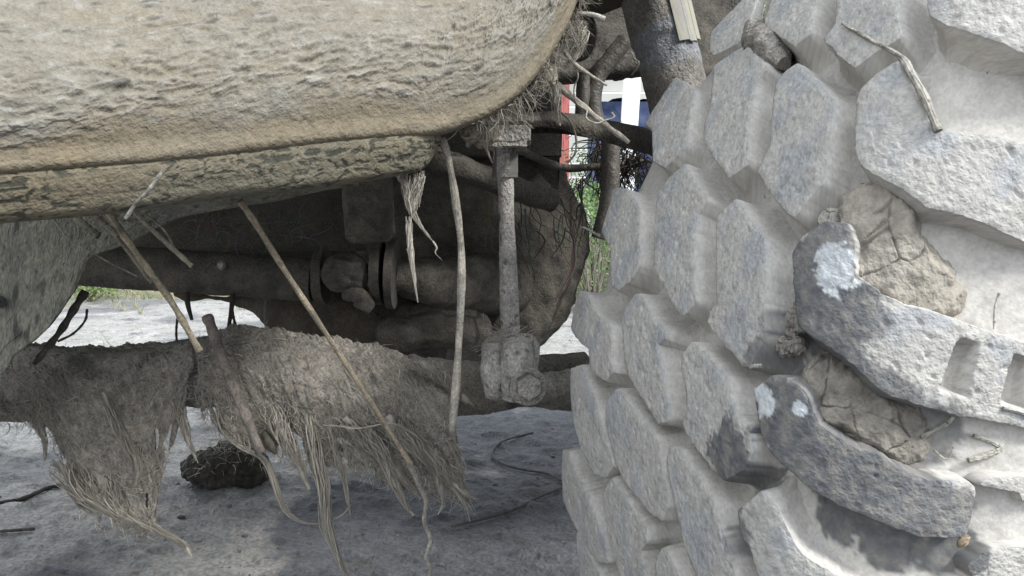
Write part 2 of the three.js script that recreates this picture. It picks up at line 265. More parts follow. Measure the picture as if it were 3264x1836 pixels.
// propeller shaft, joint, differential
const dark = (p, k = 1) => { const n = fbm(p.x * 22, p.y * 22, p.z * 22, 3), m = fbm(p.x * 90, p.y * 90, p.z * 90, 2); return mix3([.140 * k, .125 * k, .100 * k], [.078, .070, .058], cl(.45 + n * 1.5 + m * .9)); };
const lumpy = (f, h) => p => h * fbm(p.x * f, p.y * f, p.z * f, 3);
const tube = (pts, r, o = {}) => sweep(pts, r, { seg: 40, n: 28, disp: lumpy(26, .006), col: p => dark(p), ...o });
{
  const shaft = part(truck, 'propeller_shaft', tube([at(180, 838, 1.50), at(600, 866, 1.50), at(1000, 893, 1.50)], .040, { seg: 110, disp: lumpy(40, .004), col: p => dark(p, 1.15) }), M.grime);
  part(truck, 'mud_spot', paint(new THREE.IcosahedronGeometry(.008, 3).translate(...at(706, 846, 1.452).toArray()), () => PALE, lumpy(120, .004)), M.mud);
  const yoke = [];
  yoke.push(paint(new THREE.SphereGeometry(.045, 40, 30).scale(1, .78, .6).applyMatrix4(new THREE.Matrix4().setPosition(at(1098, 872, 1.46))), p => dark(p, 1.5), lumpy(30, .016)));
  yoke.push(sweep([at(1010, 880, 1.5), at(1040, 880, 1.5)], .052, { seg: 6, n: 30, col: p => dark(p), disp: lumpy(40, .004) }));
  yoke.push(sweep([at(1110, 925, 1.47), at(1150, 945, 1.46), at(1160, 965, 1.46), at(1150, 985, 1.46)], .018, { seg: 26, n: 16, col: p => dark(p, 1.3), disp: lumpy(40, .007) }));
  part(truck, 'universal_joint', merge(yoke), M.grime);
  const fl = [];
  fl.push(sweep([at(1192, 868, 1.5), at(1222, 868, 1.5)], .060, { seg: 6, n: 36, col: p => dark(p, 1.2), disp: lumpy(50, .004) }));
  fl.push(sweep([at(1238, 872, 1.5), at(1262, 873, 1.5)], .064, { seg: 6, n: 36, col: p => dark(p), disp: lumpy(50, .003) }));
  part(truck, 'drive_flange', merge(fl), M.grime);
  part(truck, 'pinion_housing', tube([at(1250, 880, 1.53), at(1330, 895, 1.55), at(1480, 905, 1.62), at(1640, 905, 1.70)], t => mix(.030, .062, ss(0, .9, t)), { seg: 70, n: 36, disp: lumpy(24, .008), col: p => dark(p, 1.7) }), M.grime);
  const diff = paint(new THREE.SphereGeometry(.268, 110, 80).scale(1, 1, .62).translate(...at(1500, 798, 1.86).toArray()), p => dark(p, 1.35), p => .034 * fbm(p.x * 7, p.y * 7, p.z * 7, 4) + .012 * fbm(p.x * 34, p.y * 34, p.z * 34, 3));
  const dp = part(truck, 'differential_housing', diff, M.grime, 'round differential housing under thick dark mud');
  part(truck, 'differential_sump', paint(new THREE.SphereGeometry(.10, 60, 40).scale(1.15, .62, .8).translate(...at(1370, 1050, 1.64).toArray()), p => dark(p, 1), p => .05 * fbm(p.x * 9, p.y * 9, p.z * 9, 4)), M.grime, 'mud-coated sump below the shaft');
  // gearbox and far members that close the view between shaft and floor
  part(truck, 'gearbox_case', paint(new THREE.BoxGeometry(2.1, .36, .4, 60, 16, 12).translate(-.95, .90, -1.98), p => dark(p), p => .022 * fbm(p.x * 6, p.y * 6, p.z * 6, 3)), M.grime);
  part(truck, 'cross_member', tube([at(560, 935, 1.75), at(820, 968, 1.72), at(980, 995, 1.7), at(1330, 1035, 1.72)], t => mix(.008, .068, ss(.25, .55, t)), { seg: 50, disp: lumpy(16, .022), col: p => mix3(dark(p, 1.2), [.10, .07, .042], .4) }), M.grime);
  part(truck, 'added_engine_block', paint(new THREE.BoxGeometry(1.0, .62, 1.0, 30, 20, 30).translate(-.56, 1.06, -2.55), p => dark(p), lumpy(7, .03)), M.grime);  // hidden box added to keep light off the ground below it
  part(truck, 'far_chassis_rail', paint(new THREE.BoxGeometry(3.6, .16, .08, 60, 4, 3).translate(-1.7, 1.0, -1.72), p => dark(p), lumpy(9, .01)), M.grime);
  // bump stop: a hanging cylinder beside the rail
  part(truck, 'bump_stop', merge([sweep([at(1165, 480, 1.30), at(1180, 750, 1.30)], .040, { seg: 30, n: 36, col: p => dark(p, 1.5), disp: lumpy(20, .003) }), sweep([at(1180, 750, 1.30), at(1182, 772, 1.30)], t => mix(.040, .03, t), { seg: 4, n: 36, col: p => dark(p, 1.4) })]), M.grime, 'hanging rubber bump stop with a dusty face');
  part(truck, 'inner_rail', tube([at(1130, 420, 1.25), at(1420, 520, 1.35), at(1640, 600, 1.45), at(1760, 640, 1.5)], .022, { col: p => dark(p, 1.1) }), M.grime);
}
{ // trailing arm, its mud coat, and the stabiliser link that stands on it
  part(truck, 'trailing_arm', sweep([at(-260, 1250, .95), at(100, 1215, .965), at(450, 1200, .98), at(850, 1185, .99), at(1150, 1200, 1.0), at(1400, 1235, 1.02), at(1620, 1240, 1.05), at(1900, 1235, 1.1)], t => mix(.041, .030, ss(.55, .75, t)) + .005 * Math.sin(t * 19), { seg: 260, n: 56, disp: p => .016 * fbm(p.x * 13, p.y * 13, p.z * 13, 4) + .004 * fbm(p.x * 60, p.y * 60, p.z * 60, 3), col: p => mix3(mudAt(p, -.25).map(v => v * .8), DAMP, .85 * ss(.06, .26, fbm(p.x * 20, p.y * 20, p.z * 20 + 5, 3))) }), M.mud, 'trailing arm wrapped in mud and roots');
  part(truck, 'arm_bushing', sweep([at(1420, 1165, 1.06), at(1560, 1185, 1.06), at(1860, 1170, 1.12)], .022, { seg: 40, n: 24, col: p => dark(p, 1), disp: lumpy(30, .007) }), M.grime);
  const L = [at(1606, 486, .97), at(1611, 560, .97), at(1618, 800, .97), at(1628, 1075, .97)];
  const rc = p => mix3(mix3([.52, .49, .45], [.41, .385, .345], cl(.5 + 1.5 * fbm(p.x * 30, p.y * 30, p.z * 30, 3))), [.07, .066, .06], .8 * ss(.20, .33, fbm(p.x * 85, p.y * 60, p.z * 85 + 3, 3)));
  const link = new THREE.Group(); link.name = 'stabiliser_link'; truck.add(link);
  part(link, 'rod', sweep(L, t => .0103 + .0012 * Math.sin(t * 9), { seg: 200, n: 26, disp: p => .0016 * fbm(p.x * 60, p.y * 45, p.z * 60, 3), col: rc }), M.mud, 'upright stabiliser rod coated in pale mud');
  const hex = paint(new THREE.CylinderGeometry(.0155, .0155, .028, 6, 6).rotateY(.35).translate(...at(1610, 528, .97).toArray()), rc, lumpy(50, .0015));
  part(link, 'lock_nut', merge([hex, paint(new THREE.CylinderGeometry(.0125, .0145, .02, 24, 4).translate(...at(1608, 492, .97).toArray()), rc)]), M.mud);
  const bx = (x0, y0, x1, y1, d, dep, s, disp, c) => { const a = at(x0, y0, d), b = at(x1, y1, d); return paint(new THREE.BoxGeometry(Math.abs(b.x - a.x), Math.abs(a.y - b.y), dep, s, s, s).translate((a.x + b.x) / 2, (a.y + b.y) / 2, (a.z + b.z) / 2 - dep / 2), c, disp); };
  part(link, 'upper_mount', merge([bx(1556, 398, 1692, 448, .945, .07, 22, lumpy(40, .005), rc), bx(1556, 446, 1680, 466, .935, .08, 18, lumpy(50, .003), rc)]), M.mud, 'muddy upper mount of the stabiliser link');
  // lower fork: rounded block, two cheeks, bush and bolt
  const eye = at(1628, 1170, .965), e2 = eye.clone();
  const block = paint(new THREE.SphereGeometry(.034, 70, 60), rc); { const p = block.attributes.position; for (let i = 0; i < p.count; i++) { const x = p.getX(i), y = p.getY(i), z = p.getZ(i), k = .034, q = v => Math.sign(v) * Math.pow(Math.abs(v / k), .55) * k; p.setXYZ(i, q(x) * .98, q(y) * 1.18, q(z) * .9); } block.translate(eye.x, eye.y, eye.z); block.computeVertexNormals(); paint(block, rc, p => .007 * fbm(p.x * 30, p.y * 30, p.z * 30, 3) + .002 * fbm(p.x * 110, p.y * 110, p.z * 110, 2)); }
  part(link, 'lower_fork', block, M.mud, 'lower fork of the link packed with mud');
  part(link, 'rubber_bush', sweep([at(1572, 1100, .938), at(1566, 1180, .930), at(1580, 1260, .936)], t => .010 + .004 * Math.sin(t * 3.1), { seg: 40, n: 20, disp: lumpy(44, .005), col: rc }), M.mud);
  part(link, 'fork_cheek', sweep([at(1640, 1085, .934), at(1650, 1150, .926), at(1640, 1270, .934)], t => .015 + .005 * Math.sin(t * 3.1), { seg: 40, n: 20, disp: lumpy(44, .005), col: rc }), M.mud);
  const bolt = (x, y, d, r, h, n) => { const c = at(x, y, d), g = new THREE.CylinderGeometry(r, r * 1.04, h, n, 3).rotateX(Math.PI / 2).rotateY(.15).translate(c.x, c.y, c.z); return paint(g, () => [.42, .39, .35], lumpy(60, .0015)); };
  part(link, 'washer', bolt(1682, 1232, .915, .021, .008, 40), M.mud);
  part(link, 'bolt_head', bolt(1684, 1230, .905, .0145, .016, 6), M.mud, 'hexagonal bolt head rounded by mud');
}
{ // parts round the wheel arch
  part(truck, 'leaf_spring', shell([[[1500, 372, .985], [1640, 362, 1.0], [1760, 356, 1.03], [1900, 374, 1.07], [2080, 412, 1.12]], [[1500, 392, .975], [1640, 384, .99], [1760, 380, 1.02], [1900, 408, 1.06], [2080, 455, 1.11]], [[1500, 405, .985], [1640, 404, 1.0], [1760, 408, 1.03], [1900, 446, 1.07], [2080, 496, 1.12]]].map(r => r.map(q => at(...q))), 120, 24, .03, (a, b) => fbm(a * 24, b * 40, 41, 3) * .004, (a, b, p, u) => mix3(mudAt(p, .3), dark(p), ss(.40, .46, u + .05 * noise(a * 40, b * 60))) ), M.mud, 'dark bar across the arch with a muddy end');
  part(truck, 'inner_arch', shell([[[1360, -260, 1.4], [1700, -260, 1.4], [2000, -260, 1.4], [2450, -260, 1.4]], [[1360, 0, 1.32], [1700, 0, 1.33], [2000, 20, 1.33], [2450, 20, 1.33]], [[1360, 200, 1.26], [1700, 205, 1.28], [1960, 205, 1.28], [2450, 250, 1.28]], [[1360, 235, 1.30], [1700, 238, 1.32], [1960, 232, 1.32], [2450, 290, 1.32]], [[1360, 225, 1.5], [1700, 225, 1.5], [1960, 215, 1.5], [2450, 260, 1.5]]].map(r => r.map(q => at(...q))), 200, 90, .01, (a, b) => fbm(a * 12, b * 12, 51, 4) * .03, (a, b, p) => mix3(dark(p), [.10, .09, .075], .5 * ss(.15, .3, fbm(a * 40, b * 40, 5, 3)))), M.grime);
  const damper = sweep([at(2040, -190, 1.06), at(2118, 130, 1.06), at(2200, 470, 1.06)], t => .043 - .003 * ss(.48, .52, t), { seg: 180, n: 60, disp: p => .0022 * fbm(p.x * 40, p.y * 40, p.z * 40, 3), col: (p, t, a) => { const n = fbm(p.x * 36, p.y * 36, p.z * 36, 3); return mix3(mix3([.33, .305, .265], [.22, .20, .178], cl(.5 + n * 2)), [.30, .31, .325], ss(.42, .47, t + .05 * n) * (1 - ss(.60, .66, t + .06 * n)) * ss(-.35, .1, n + .25)); } });
  part(truck, 'damper_body', damper, M.grime, 'thick damper tube with worn dusty skin');
  // sticker on the damper: worn yellow frame printed on its skin
  const A = at(2040, -190, 1.06), B = at(2200, 470, 1.06), ax = B.clone().sub(A).normalize(), side = V(1, 0, 0).sub(ax.clone().multiplyScalar(ax.x)).normalize(), front = side.clone().cross(ax).normalize(); if (front.z < 0) front.negate();
  const lab = (u0, u1, v0, v1) => { const pos = [], cs = [], uv = [], idx = [], n = 30; for (let j = 0; j <= n; j++) for (let i = 0; i <= n; i++) { const an = mix(u0, u1, i / n), h = mix(v0, v1, j / n), c = A.clone().addScaledVector(ax, h), r = .0452, p = c.addScaledVector(side, Math.sin(an) * r).addScaledVector(front, Math.cos(an) * r); pos.push(p.x, p.y, p.z); const w = fbm(an * 14 - h * 30, h * 40, 3, 3) + fbm(an * 40, h * 200, 5, 2) * .8; cs.push(...mix3([.29, .28, .215], [.24, .232, .215], ss(-.10, .18, w + .3 * (1 - ss(.10, .2, Math.abs(an - .5))) - .08))); uv.push(an * r, h); } for (let j = 0; j < n; j++) for (let i = 0; i < n; i++) { const a = j * (n + 1) + i; idx.push(a, a + n + 1, a + 1, a + 1, a + n + 1, a + n + 2); } return geom(pos, idx, cs, uv); };
  part(truck, 'warning_sticker', merge([lab(.16, .50, .086, .150), lab(.51, .80, .088, .152), lab(.82, 1.14, .086, .149)]), M.plain, 'worn yellow sticker on the damper');
  const hose = (pts, r, k = 1) => sweep(pts.map(q => at(...q)), r, { seg: 50, n: 16, col: p => dark(p, k), disp: lumpy(30, .003) });
  part(truck, 'brake_hose', hose([[1830, 20, 1.1], [1878, 60, 1.1], [1890, 120, 1.1], [1868, 175, 1.1], [1822, 190, 1.1]], .0055), M.rubber);
  part(truck, 'air_line', hose([[1990, 130, 1.2], [1945, 190, 1.2], [1900, 255, 1.2], [1888, 330, 1.2], [1905, 395, 1.2]], .013), M.rubber);
  part(truck, 'drag_link', hose([[1560, 250, 1.22], [1800, 235, 1.22], [2000, 215, 1.22], [2100, 200, 1.22]], .016), M.rubber);
  part(truck, 'spring_hanger', hose([[1862, 235, 1.18], [1858, 300, 1.18], [1850, 380, 1.18]], .010), M.rubber);
  part(truck, 'steering_rod', hose([[1560, 430, 1.25], [1700, 498, 1.25], [1800, 535, 1.25], [1890, 532, 1.25], [2050, 520, 1.25]], .006), M.rubber);
  part(truck, 'shackle', hose([[1945, 430, 1.2], [1945, 560, 1.2], [1938, 660, 1.2], [1915, 760, 1.2]], .014), M.rubber);
}
// floor and body above the frame: they shade the underside; the truck stands aslant to the line of sight
{
  const YAW = 27.8 * Math.PI / 180, place = (w, h, d, x, y, z, c) => paint(new THREE.BoxGeometry(w, h, d, 24, 4, 16).translate(x, y, z).rotateY(YAW).translate(.05, 0, -.80), c, lumpy(5, .012));
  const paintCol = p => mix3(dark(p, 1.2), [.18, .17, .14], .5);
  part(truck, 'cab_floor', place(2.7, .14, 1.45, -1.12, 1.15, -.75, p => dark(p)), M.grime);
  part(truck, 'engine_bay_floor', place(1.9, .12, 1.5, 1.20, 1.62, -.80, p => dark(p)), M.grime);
  part(truck, 'added_far_skirt', place(3.1, .55, .06, -.85, .93, -1.46, paintCol), M.grime);  // unseen skirt added to block low sky light and darken the underside
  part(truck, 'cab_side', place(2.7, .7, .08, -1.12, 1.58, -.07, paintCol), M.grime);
  part(truck, 'added_inner_fender', place(1.7, 1.1, .06, 1.62, 1.08, -.55, paintCol), M.grime);  // unseen panel added to stop the sun reaching the ground under the truck
  part(truck, 'added_front_bumper', place(.2, .5, 1.7, 2.35, .85, -.95, paintCol), M.grime);  // out of view, added to shade the ground under the truck
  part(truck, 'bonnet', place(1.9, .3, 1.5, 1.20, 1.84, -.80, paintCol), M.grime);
}

// ---------------------------------------------------------------- the wheel
const HUB = V(0.67255, EYE - 0.22625, -0.77975), STEER = 14.35 * Math.PI / 180;
const wheel = new THREE.Group(); wheel.name = 'front_wheel'; truck.add(wheel); wheel.position.copy(HUB).sub(truck.position); wheel.rotation.y = STEER; wheel.userData.label = 'front wheel with deep chunky tread, caked in pale mud';
// cross section of the tyre over its lugs, [axial, radius], and its length s from the crown
const PROF = (() => {
  const P = [[-.235, .44], [-.232, .50], [-.222, .555], [-.200, .588], [-.17, .600], [-.10, .604], [0, .606], [.10, .604], [.17, .600], [.200, .588], [.222, .555], [.232, .50], [.235, .44], [.228, .38], [.21, .33]], o = [];
  const g = i => P[i] ?? (i < 0 ? [2 * P[0][0] - P[1][0], 2 * P[0][1] - P[1][1]] : [2 * P[14][0] - P[13][0], 2 * P[14][1] - P[13][1]]);
  for (let i = 0; i < 14; i++) for (let k = 0; k < 40; k++) o.push([0, 1].map(x => c1(g(i - 1)[x], g(i)[x], g(i + 1)[x], g(i + 2)[x], k / 40)));
  o.push(P[14]); let s = 0; const S = [0]; for (let i = 1; i < o.length; i++) { s += Math.hypot(o[i][0] - o[i - 1][0], o[i][1] - o[i - 1][1]); S.push(s); }
  const s0 = S[240]; return o.map((q, i) => [...q, S[i] - s0]);
})();
function prof(s) { let a = 0, b = PROF.length - 1; while (b - a > 1) { const m = (a + b) >> 1; PROF[m][2] <= s ? a = m : b = m; } const p = PROF[a], q = PROF[b], t = cl((s - p[2]) / (q[2] - p[2])), dx = q[0] - p[0], dr = q[1] - p[1], l = Math.hypot(dx, dr); return [mix(p[0], q[0], t), mix(p[1], q[1], t), -dr / l, dx / l]; }
function onTyre(deg, s, h = 0) { // in the wheel's own frame
  const [a, r, na, nr] = prof(s), th = deg * Math.PI / 180, R = r + nr * h; return V(-R * Math.cos(th), R * Math.sin(th), a + na * h);
}
const DEPTH = .026;
// wet and dusty patches, [degrees, s in m, radius in m, amount]: negative is pale dried splash
const PATCH = [[17.0, .192, .034, 1], [15.6, .196, .026, 1], [14.6, .206, .02, .9], [18.9, .176, .020, .9], [17.2, .216, .018, .8], [20.9, .185, .018, .8], [19.75, .194, .0095, -1.6], [19.0, .199, .011, -1.6], [18.6, .196, .007, -1.5], [7.6, .150, .021, 1], [6.6, .160, .016, .9], [10.6, .185, .022, 1], [9.4, .205, .026, 1], [8.2, .232, .028, 1], [7.2, .262, .03, .9], [6.6, .29, .022, .8], [11.5, .173, .008, -1.5], [10.9, .178, .0075, -1.5], [11.25, .199, .004, -1.5], [5.4, .236, .019, 1], [4.5, .268, .022, 1], [4.0, .30, .02, 1], [12.3, .232, .03, .9], [11.4, .272, .026, .8], [12.7, .214, .028, .8], [11.6, .25, .03, .7], [12.4, .17, .022, .8], [15.6, .171, .016, .6], [13.2, .163, .014, .7], [4.9, .16, .012, .8], [3.0, .168, .014, .7]];
function tyreColour(deg, s, h) {
  const y = deg * Math.PI / 180 * .6, n = fbm(y * 26, s * 26, 61, 3), m = fbm(y * 110, s * 110, 62, 3), top = ss(.93, .985, h / DEPTH);
  let c = mix3([.58, .55, .505], [.475, .455, .42], top); c = mix3(c, [.385, .392, .402], top * ss(-.02, .26, n) * .85); c = mix3(c, PALE, ss(.10, .4, fbm(y * 14, s * 14, 66, 2)) * .55);
  c = mix3(c, [.24, .23, .22], top * ss(.15, .36, m) * .5);
  let wetMud = 0, splash = 0; // both are patches of matter with ragged outlines, on lug tops and groove floors alike
  for (const [d, q, r, k] of PATCH) { const e0 = Math.hypot((deg - d) * .01047, s - q) / r; if (e0 > 2) continue; const e = e0 + (k < 0 ? 1.3 : .6) * fbm(y * (k < 0 ? 95 : 60), s * 60, 64, 4) + .22 * noise(y * 420, s * 420, 8); const f = 1 - ss(.88, 1.02, e); if (k > 0) wetMud = Math.max(wetMud, f * k); else splash = Math.max(splash, f); }
  c = mix3(c, mix3([.095, .099, .108], [.19, .18, .165], cl(.4 + m * 2.6)), wetMud * .93); c = mix3(c, [.58, .60, .61], splash);
  return c;
}
{ // carcass: groove floors and sidewall as one skin
  const pos = [], col = [], uv = [], idx = [], sN = 300, tN = 620, t0 = -50, t1 = 110, s0 = PROF[0][2], s1 = PROF.at(-1)[2];
  for (let j = 0; j <= sN; j++) for (let i = 0; i <= tN; i++) {
    const s = mix(s0, s1, j / sN), d = mix(t0, t1, i / tN), y = d * Math.PI / 180 * .6, out = ss(.20, .35, Math.abs(s));
    const h = -DEPTH * (1 - .75 * out) + .0035 * fbm(y * 22, s * 22, 65, 3) + .0012 * fbm(y * 90, s * 90, 3, 2) * ss(.15, .2, s); const p = onTyre(d, s, h);
    pos.push(p.x, p.y, p.z); col.push(...tyreColour(d, s, 0)); uv.push(y, s);
  }
  const W = tN + 1; for (let j = 0; j < sN; j++) for (let i = 0; i < tN; i++) { const a = j * W + i; idx.push(a, a + W, a + 1, a + 1, a + W, a + W + 1); }
  // the rest of the circle, coarse
  const g = geom(pos, idx, col, uv), pos2 = [], col2 = [], uv2 = [], idx2 = [];
  for (let j = 0; j <= 40; j++) for (let i = 0; i <= 70; i++) { const s = mix(s0, s1, j / 40), d = mix(t1, 360 + t0, i / 70), p = onTyre(d, s, -.012); pos2.push(p.x, p.y, p.z); col2.push(...DRY); uv2.push(d * .0105, s); }
  for (let j = 0; j < 40; j++) for (let i = 0; i < 70; i++) { const a = j * 71 + i; idx2.push(a, a + 71, a + 1, a + 1, a + 71, a + 72); }
  const o = fin(new THREE.Mesh(merge([g, geom(pos2, idx2, col2, uv2)]), M.tread)); o.name = 'tyre_carcass'; o.material = M.silt; wheel.add(o);
  const rim = paint(new THREE.LatheGeometry([[.05, .10], [.16, .12], [.22, .06], [.30, .05], [.335, .12], [.345, .20], [.33, .21]].map(([a, b]) => new THREE.Vector2(a, b)), 60).rotateX(Math.PI / 2), p => mix3(DRY, TAN, .4), lumpy(12, .006));
  const ro = fin(new THREE.Mesh(rim, M.mud)); ro.name = 'rim'; wheel.add(ro);
  const hub = fin(new THREE.Mesh(paint(new THREE.CylinderGeometry(.07, .10, .36, 30, 4).rotateX(Math.PI / 2).translate(0, 0, -.02), p => DRY, lumpy(20, .006)), M.mud)); hub.name = 'hub'; wheel.add(hub);
}
part(truck, 'added_far_wheel', paint(new THREE.LatheGeometry([[.10, -.1], [.34, -.06], [.36, -.14], [.50, -.17], [.58, -.15], [.60, -.06], [.60, .06], [.58, .15], [.50, .17], [.36, .14], [.34, .06], [.10, .1]].map(([r, y]) => new THREE.Vector2(r, y)), 72).rotateX(Math.PI / 2).translate(1.0, .584, -2.75), p => dark(p, 1.5), lumpy(9, .02)), M.grime);  // hidden wheel, added here to shade the ground behind the tyre
// lugs as outlines on the tread, [degrees round the wheel, millimetres across from the crown]
const LUGS = [
  [[50.26,-154],[46.58,-170],[46.02,-173],[42.64,-179],[42.83,-181],[38.45,-121],[37.36,-100],[37.28,-76],[37.51,-59],[38.13,-48],[40.07,-66],[43.88,-102],[49.14,-164],[51.69,-162]],
  [[36.06,-183],[36.92,-184],[35.24,-133],[33.27,-83],[31.35,-64],[29.39,-50],[27.82,-36],[27.27,-35],[26.63,-41],[25.56,-56],[26.54,-93],[30.22,-141],[31.42,-185],[33.52,-184]],
  [[24.24,-179],[24.37,-165],[24.03,-126],[22.68,-87],[21.92,-71],[19.9,-53],[17.44,-30],[16.86,-33],[16.01,-41],[15.02,-63],[15.24,-81],[17.04,-101],[18.74,-114],[18.96,-128],[19.97,-155],[21.37,-160],[23.01,-163]],
  [[25.85,-19],[24.94,-2],[23.38,31],[22.77,46],[22.25,44],[21.62,40],[20.28,44],[18.95,53],[16.84,67],[15.53,77],[14.83,71],[14.48,63],[14.79,50],[15.61,33],[16.59,12],[17.44,-3],[19.59,-21],[21.63,-36],[23.25,-47],[24.05,-44],[24.77,-37]],
  [[36.67,-27],[35.23,0],[33.94,24],[33.22,36],[32.5,32],[31.88,33],[30.73,40],[28.62,56],[26.68,68],[25.76,75],[25.32,83],[24.59,70],[24.32,62],[25.01,47],[26.04,25],[27.56,-4],[29.09,-19],[30.74,-26],[33.09,-49],[35.68,-78],[36.07,-67],[36.41,-55],[36.77,-42]],
  [[32.95,75],[31.81,97],[30.6,119],[29.47,139],[28.58,147],[27.4,154],[26.16,159],[24.78,166],[23.77,169],[23.15,165],[22.56,161],[21.52,156],[22.15,140],[23.49,115],[24.67,96],[25.55,96],[26.32,97],[27.49,90],[29.24,77],[30.55,68],[31.78,60],[32.46,65]],
  [[39.03,-31],[37.51,-4],[35.73,33],[34.64,56],[35.07,63],[35.46,69],[36.96,57],[38.75,43],[40.69,28],[45.59,-23],[54.41,-160],[52.4,-164],[46.27,-102],[41.82,-55]],
  [[38.93,65],[37.24,79],[35.7,92],[34.57,89],[32.74,119],[31.31,146],[32.06,156],[32.56,165],[33.07,172],[34.49,160],[36.4,146],[40.05,115],[43.56,59],[42.97,34]],
  [[38.9,150],[35.56,174],[34.43,182],[33.79,196],[33.7,217],[33.79,239],[34.44,267],[35.57,293],[40.18,271],[39.43,215],[39.58,178]],
  [[28.95,164],[29.68,162],[30.64,168],[31.49,179],[31.37,185],[30.02,198],[28.97,209],[27.82,220],[28.25,230],[28.79,243],[29.22,263],[29.85,294],[24.45,319],[24.08,288],[24.07,259],[23.68,231],[24.27,214],[24.54,200],[25.02,188],[25.78,182]],
  [[19.53,165],[20.53,167],[21.63,182],[21.64,197],[20.74,203],[19.05,210],[18.48,225],[18.25,238],[18.36,260],[18.29,286],[18.35,309],[18.47,349],[12.77,366],[12.95,324],[12.98,311],[12.85,284],[12.98,265],[13.19,241],[13.73,230],[14.46,219],[15.04,203],[15.64,186],[16.95,179],[18.82,169]],
  [[11.54,164],[12.71,178],[12.77,188],[12.41,200],[11.59,206],[10.8,211],[10.36,220],[9.97,231],[9.77,246],[9.26,256],[8.8,274],[8.99,295],[8.7,303],[7.25,303],[5.3,302],[5.27,274],[5.9,253],[6.57,229],[7.2,212],[7.92,199],[8.55,186],[9.23,178],[10.35,172]],
  [[4.53,167],[6.18,183],[6.18,189],[5.69,197],[4.57,204],[3.53,212],[2.94,225],[2.12,240],[0.49,272],[-0.63,310],[-3.73,301],[-1.75,246],[-0.06,208],[1.05,191],[2.6,182],[3.48,171]],
  [[3.51,304],[4.25,311],[4.73,316],[4.85,339],[4.25,375],[-1.96,380],[0.01,330],[1.91,313]],
  [[8.79,303],[8.57,330],[7.99,334],[8.18,364],[9.6,361],[9.68,328],[9.42,309]],
  [[22.82,83],[22.1,99],[21.05,118],[20.25,133],[19.47,140],[18.27,147],[17.09,152],[15.83,157],[14.48,165],[13.48,160],[12.65,157],[12.55,150],[13.16,135],[13.71,116],[14.48,98],[15.26,98],[15.84,103],[17.9,90],[19.96,77],[21.48,67],[22.16,74]],
  [[14.1,-180],[14.04,-141],[13.19,-119],[12.46,-92],[12.19,-64],[11.13,-54],[9.32,-44],[8.87,-34],[7.74,-49],[7.74,-69],[7.77,-90],[9.55,-106],[9.6,-125],[9.87,-146],[10.47,-177],[12.26,-178]],
  [[15.22,-24],[15.0,-6],[13.71,22],[13.26,41],[12.77,49],[12.07,37],[11.22,45],[9.46,60],[8.08,71],[7.37,73],[6.86,58],[7.66,36],[8.68,6],[9.04,-5],[10.14,-18],[11.52,-27],[12.76,-39],[13.82,-38],[14.61,-30]],
  [[13.1,85],[12.81,99],[12.2,118],[11.69,136],[11.3,141],[10.34,146],[9.69,152],[9.55,167],[8.32,175],[6.95,169],[5.81,152],[5.99,137],[6.38,126],[6.77,113],[7.21,100],[7.74,92],[8.66,96],[9.85,90],[11.0,79],[12.0,75]],
  [[6.99,-150],[7.86,-120],[7.01,-101],[5.78,-68],[4.56,-49],[2.97,-31],[1.97,-12],[0.3,-31],[-0.36,-63],[0.8,-100],[2.62,-129],[5.03,-144]],
  [[7.73,-23],[7.21,3],[6.48,37],[6.02,58],[5.28,66],[4.11,75],[3.19,81],[2.01,85],[0.72,78],[0.51,63],[0.79,37],[1.34,6],[2.07,-10],[3.4,-24],[4.51,-39],[6.21,-43]],
  [[5.81,78],[6.07,95],[5.43,113],[4.81,129],[4.17,143],[3.23,152],[2.23,161],[0.83,170],[-0.41,178],[-2.22,166],[-1.98,142],[-0.96,125],[0.22,109],[1.78,98],[2.97,90],[4.61,77]],
  [[-1.08,-164],[-0.62,-141],[-1.77,-120],[-2.69,-79],[-4.17,-55],[-5.16,-37],[-6.91,-33],[-8.23,-70],[-8.0,-106],[-7.57,-130],[-6.99,-156],[-6.8,-184],[-3.76,-174]],
  [[0.87,-17],[0.23,15],[-0.28,29],[-0.71,52],[-1.59,55],[-2.74,41],[-4.49,45],[-6.15,52],[-7.9,25],[-7.22,2],[-5.91,-16],[-4.41,-28],[-2.69,-37],[-1.2,-40]],
  [[-8.13,-132],[-7.28,-118],[-8.23,-98],[-8.93,-73],[-9.99,-53],[-12.55,-59],[-14.89,-110],[-14.49,-147],[-11.39,-143]],
  [[-1.09,77],[-1.16,89],[-1.97,101],[-2.88,114],[-3.78,130],[-5.31,107],[-4.86,80],[-3.69,64],[-2.27,67]],
];
const POCKETS = [
  [[17.28,272],[17.32,283],[14.13,285],[14.11,269]],
  [[17.31,306],[17.39,319],[14.27,321],[14.24,307]],
];
function polyDist(P, x, y) { // positive inside
  let d = 1e9, ins = false; for (let i = 0, j = P.length - 1; i < P.length; j = i++) { const [ax, ay] = P[j], [bx, by] = P[i], ex = bx - ax, ey = by - ay, t = cl(((x - ax) * ex + (y - ay) * ey) / (ex * ex + ey * ey)); d = Math.min(d, Math.hypot(x - ax - ex * t, y - ay - ey * t)); if ((ay > y) !== (by > y) && x < ex * (y - ay) / ey + ax) ins = !ins; } return ins ? d : -d;
}
const WALLS = [[.0004, -.0005], [.0012, -.0035], [.0020, -.010], [.0030, -.0175], [.0050, -.0225], [.0080, -.0255], [.0110, -.0285]];
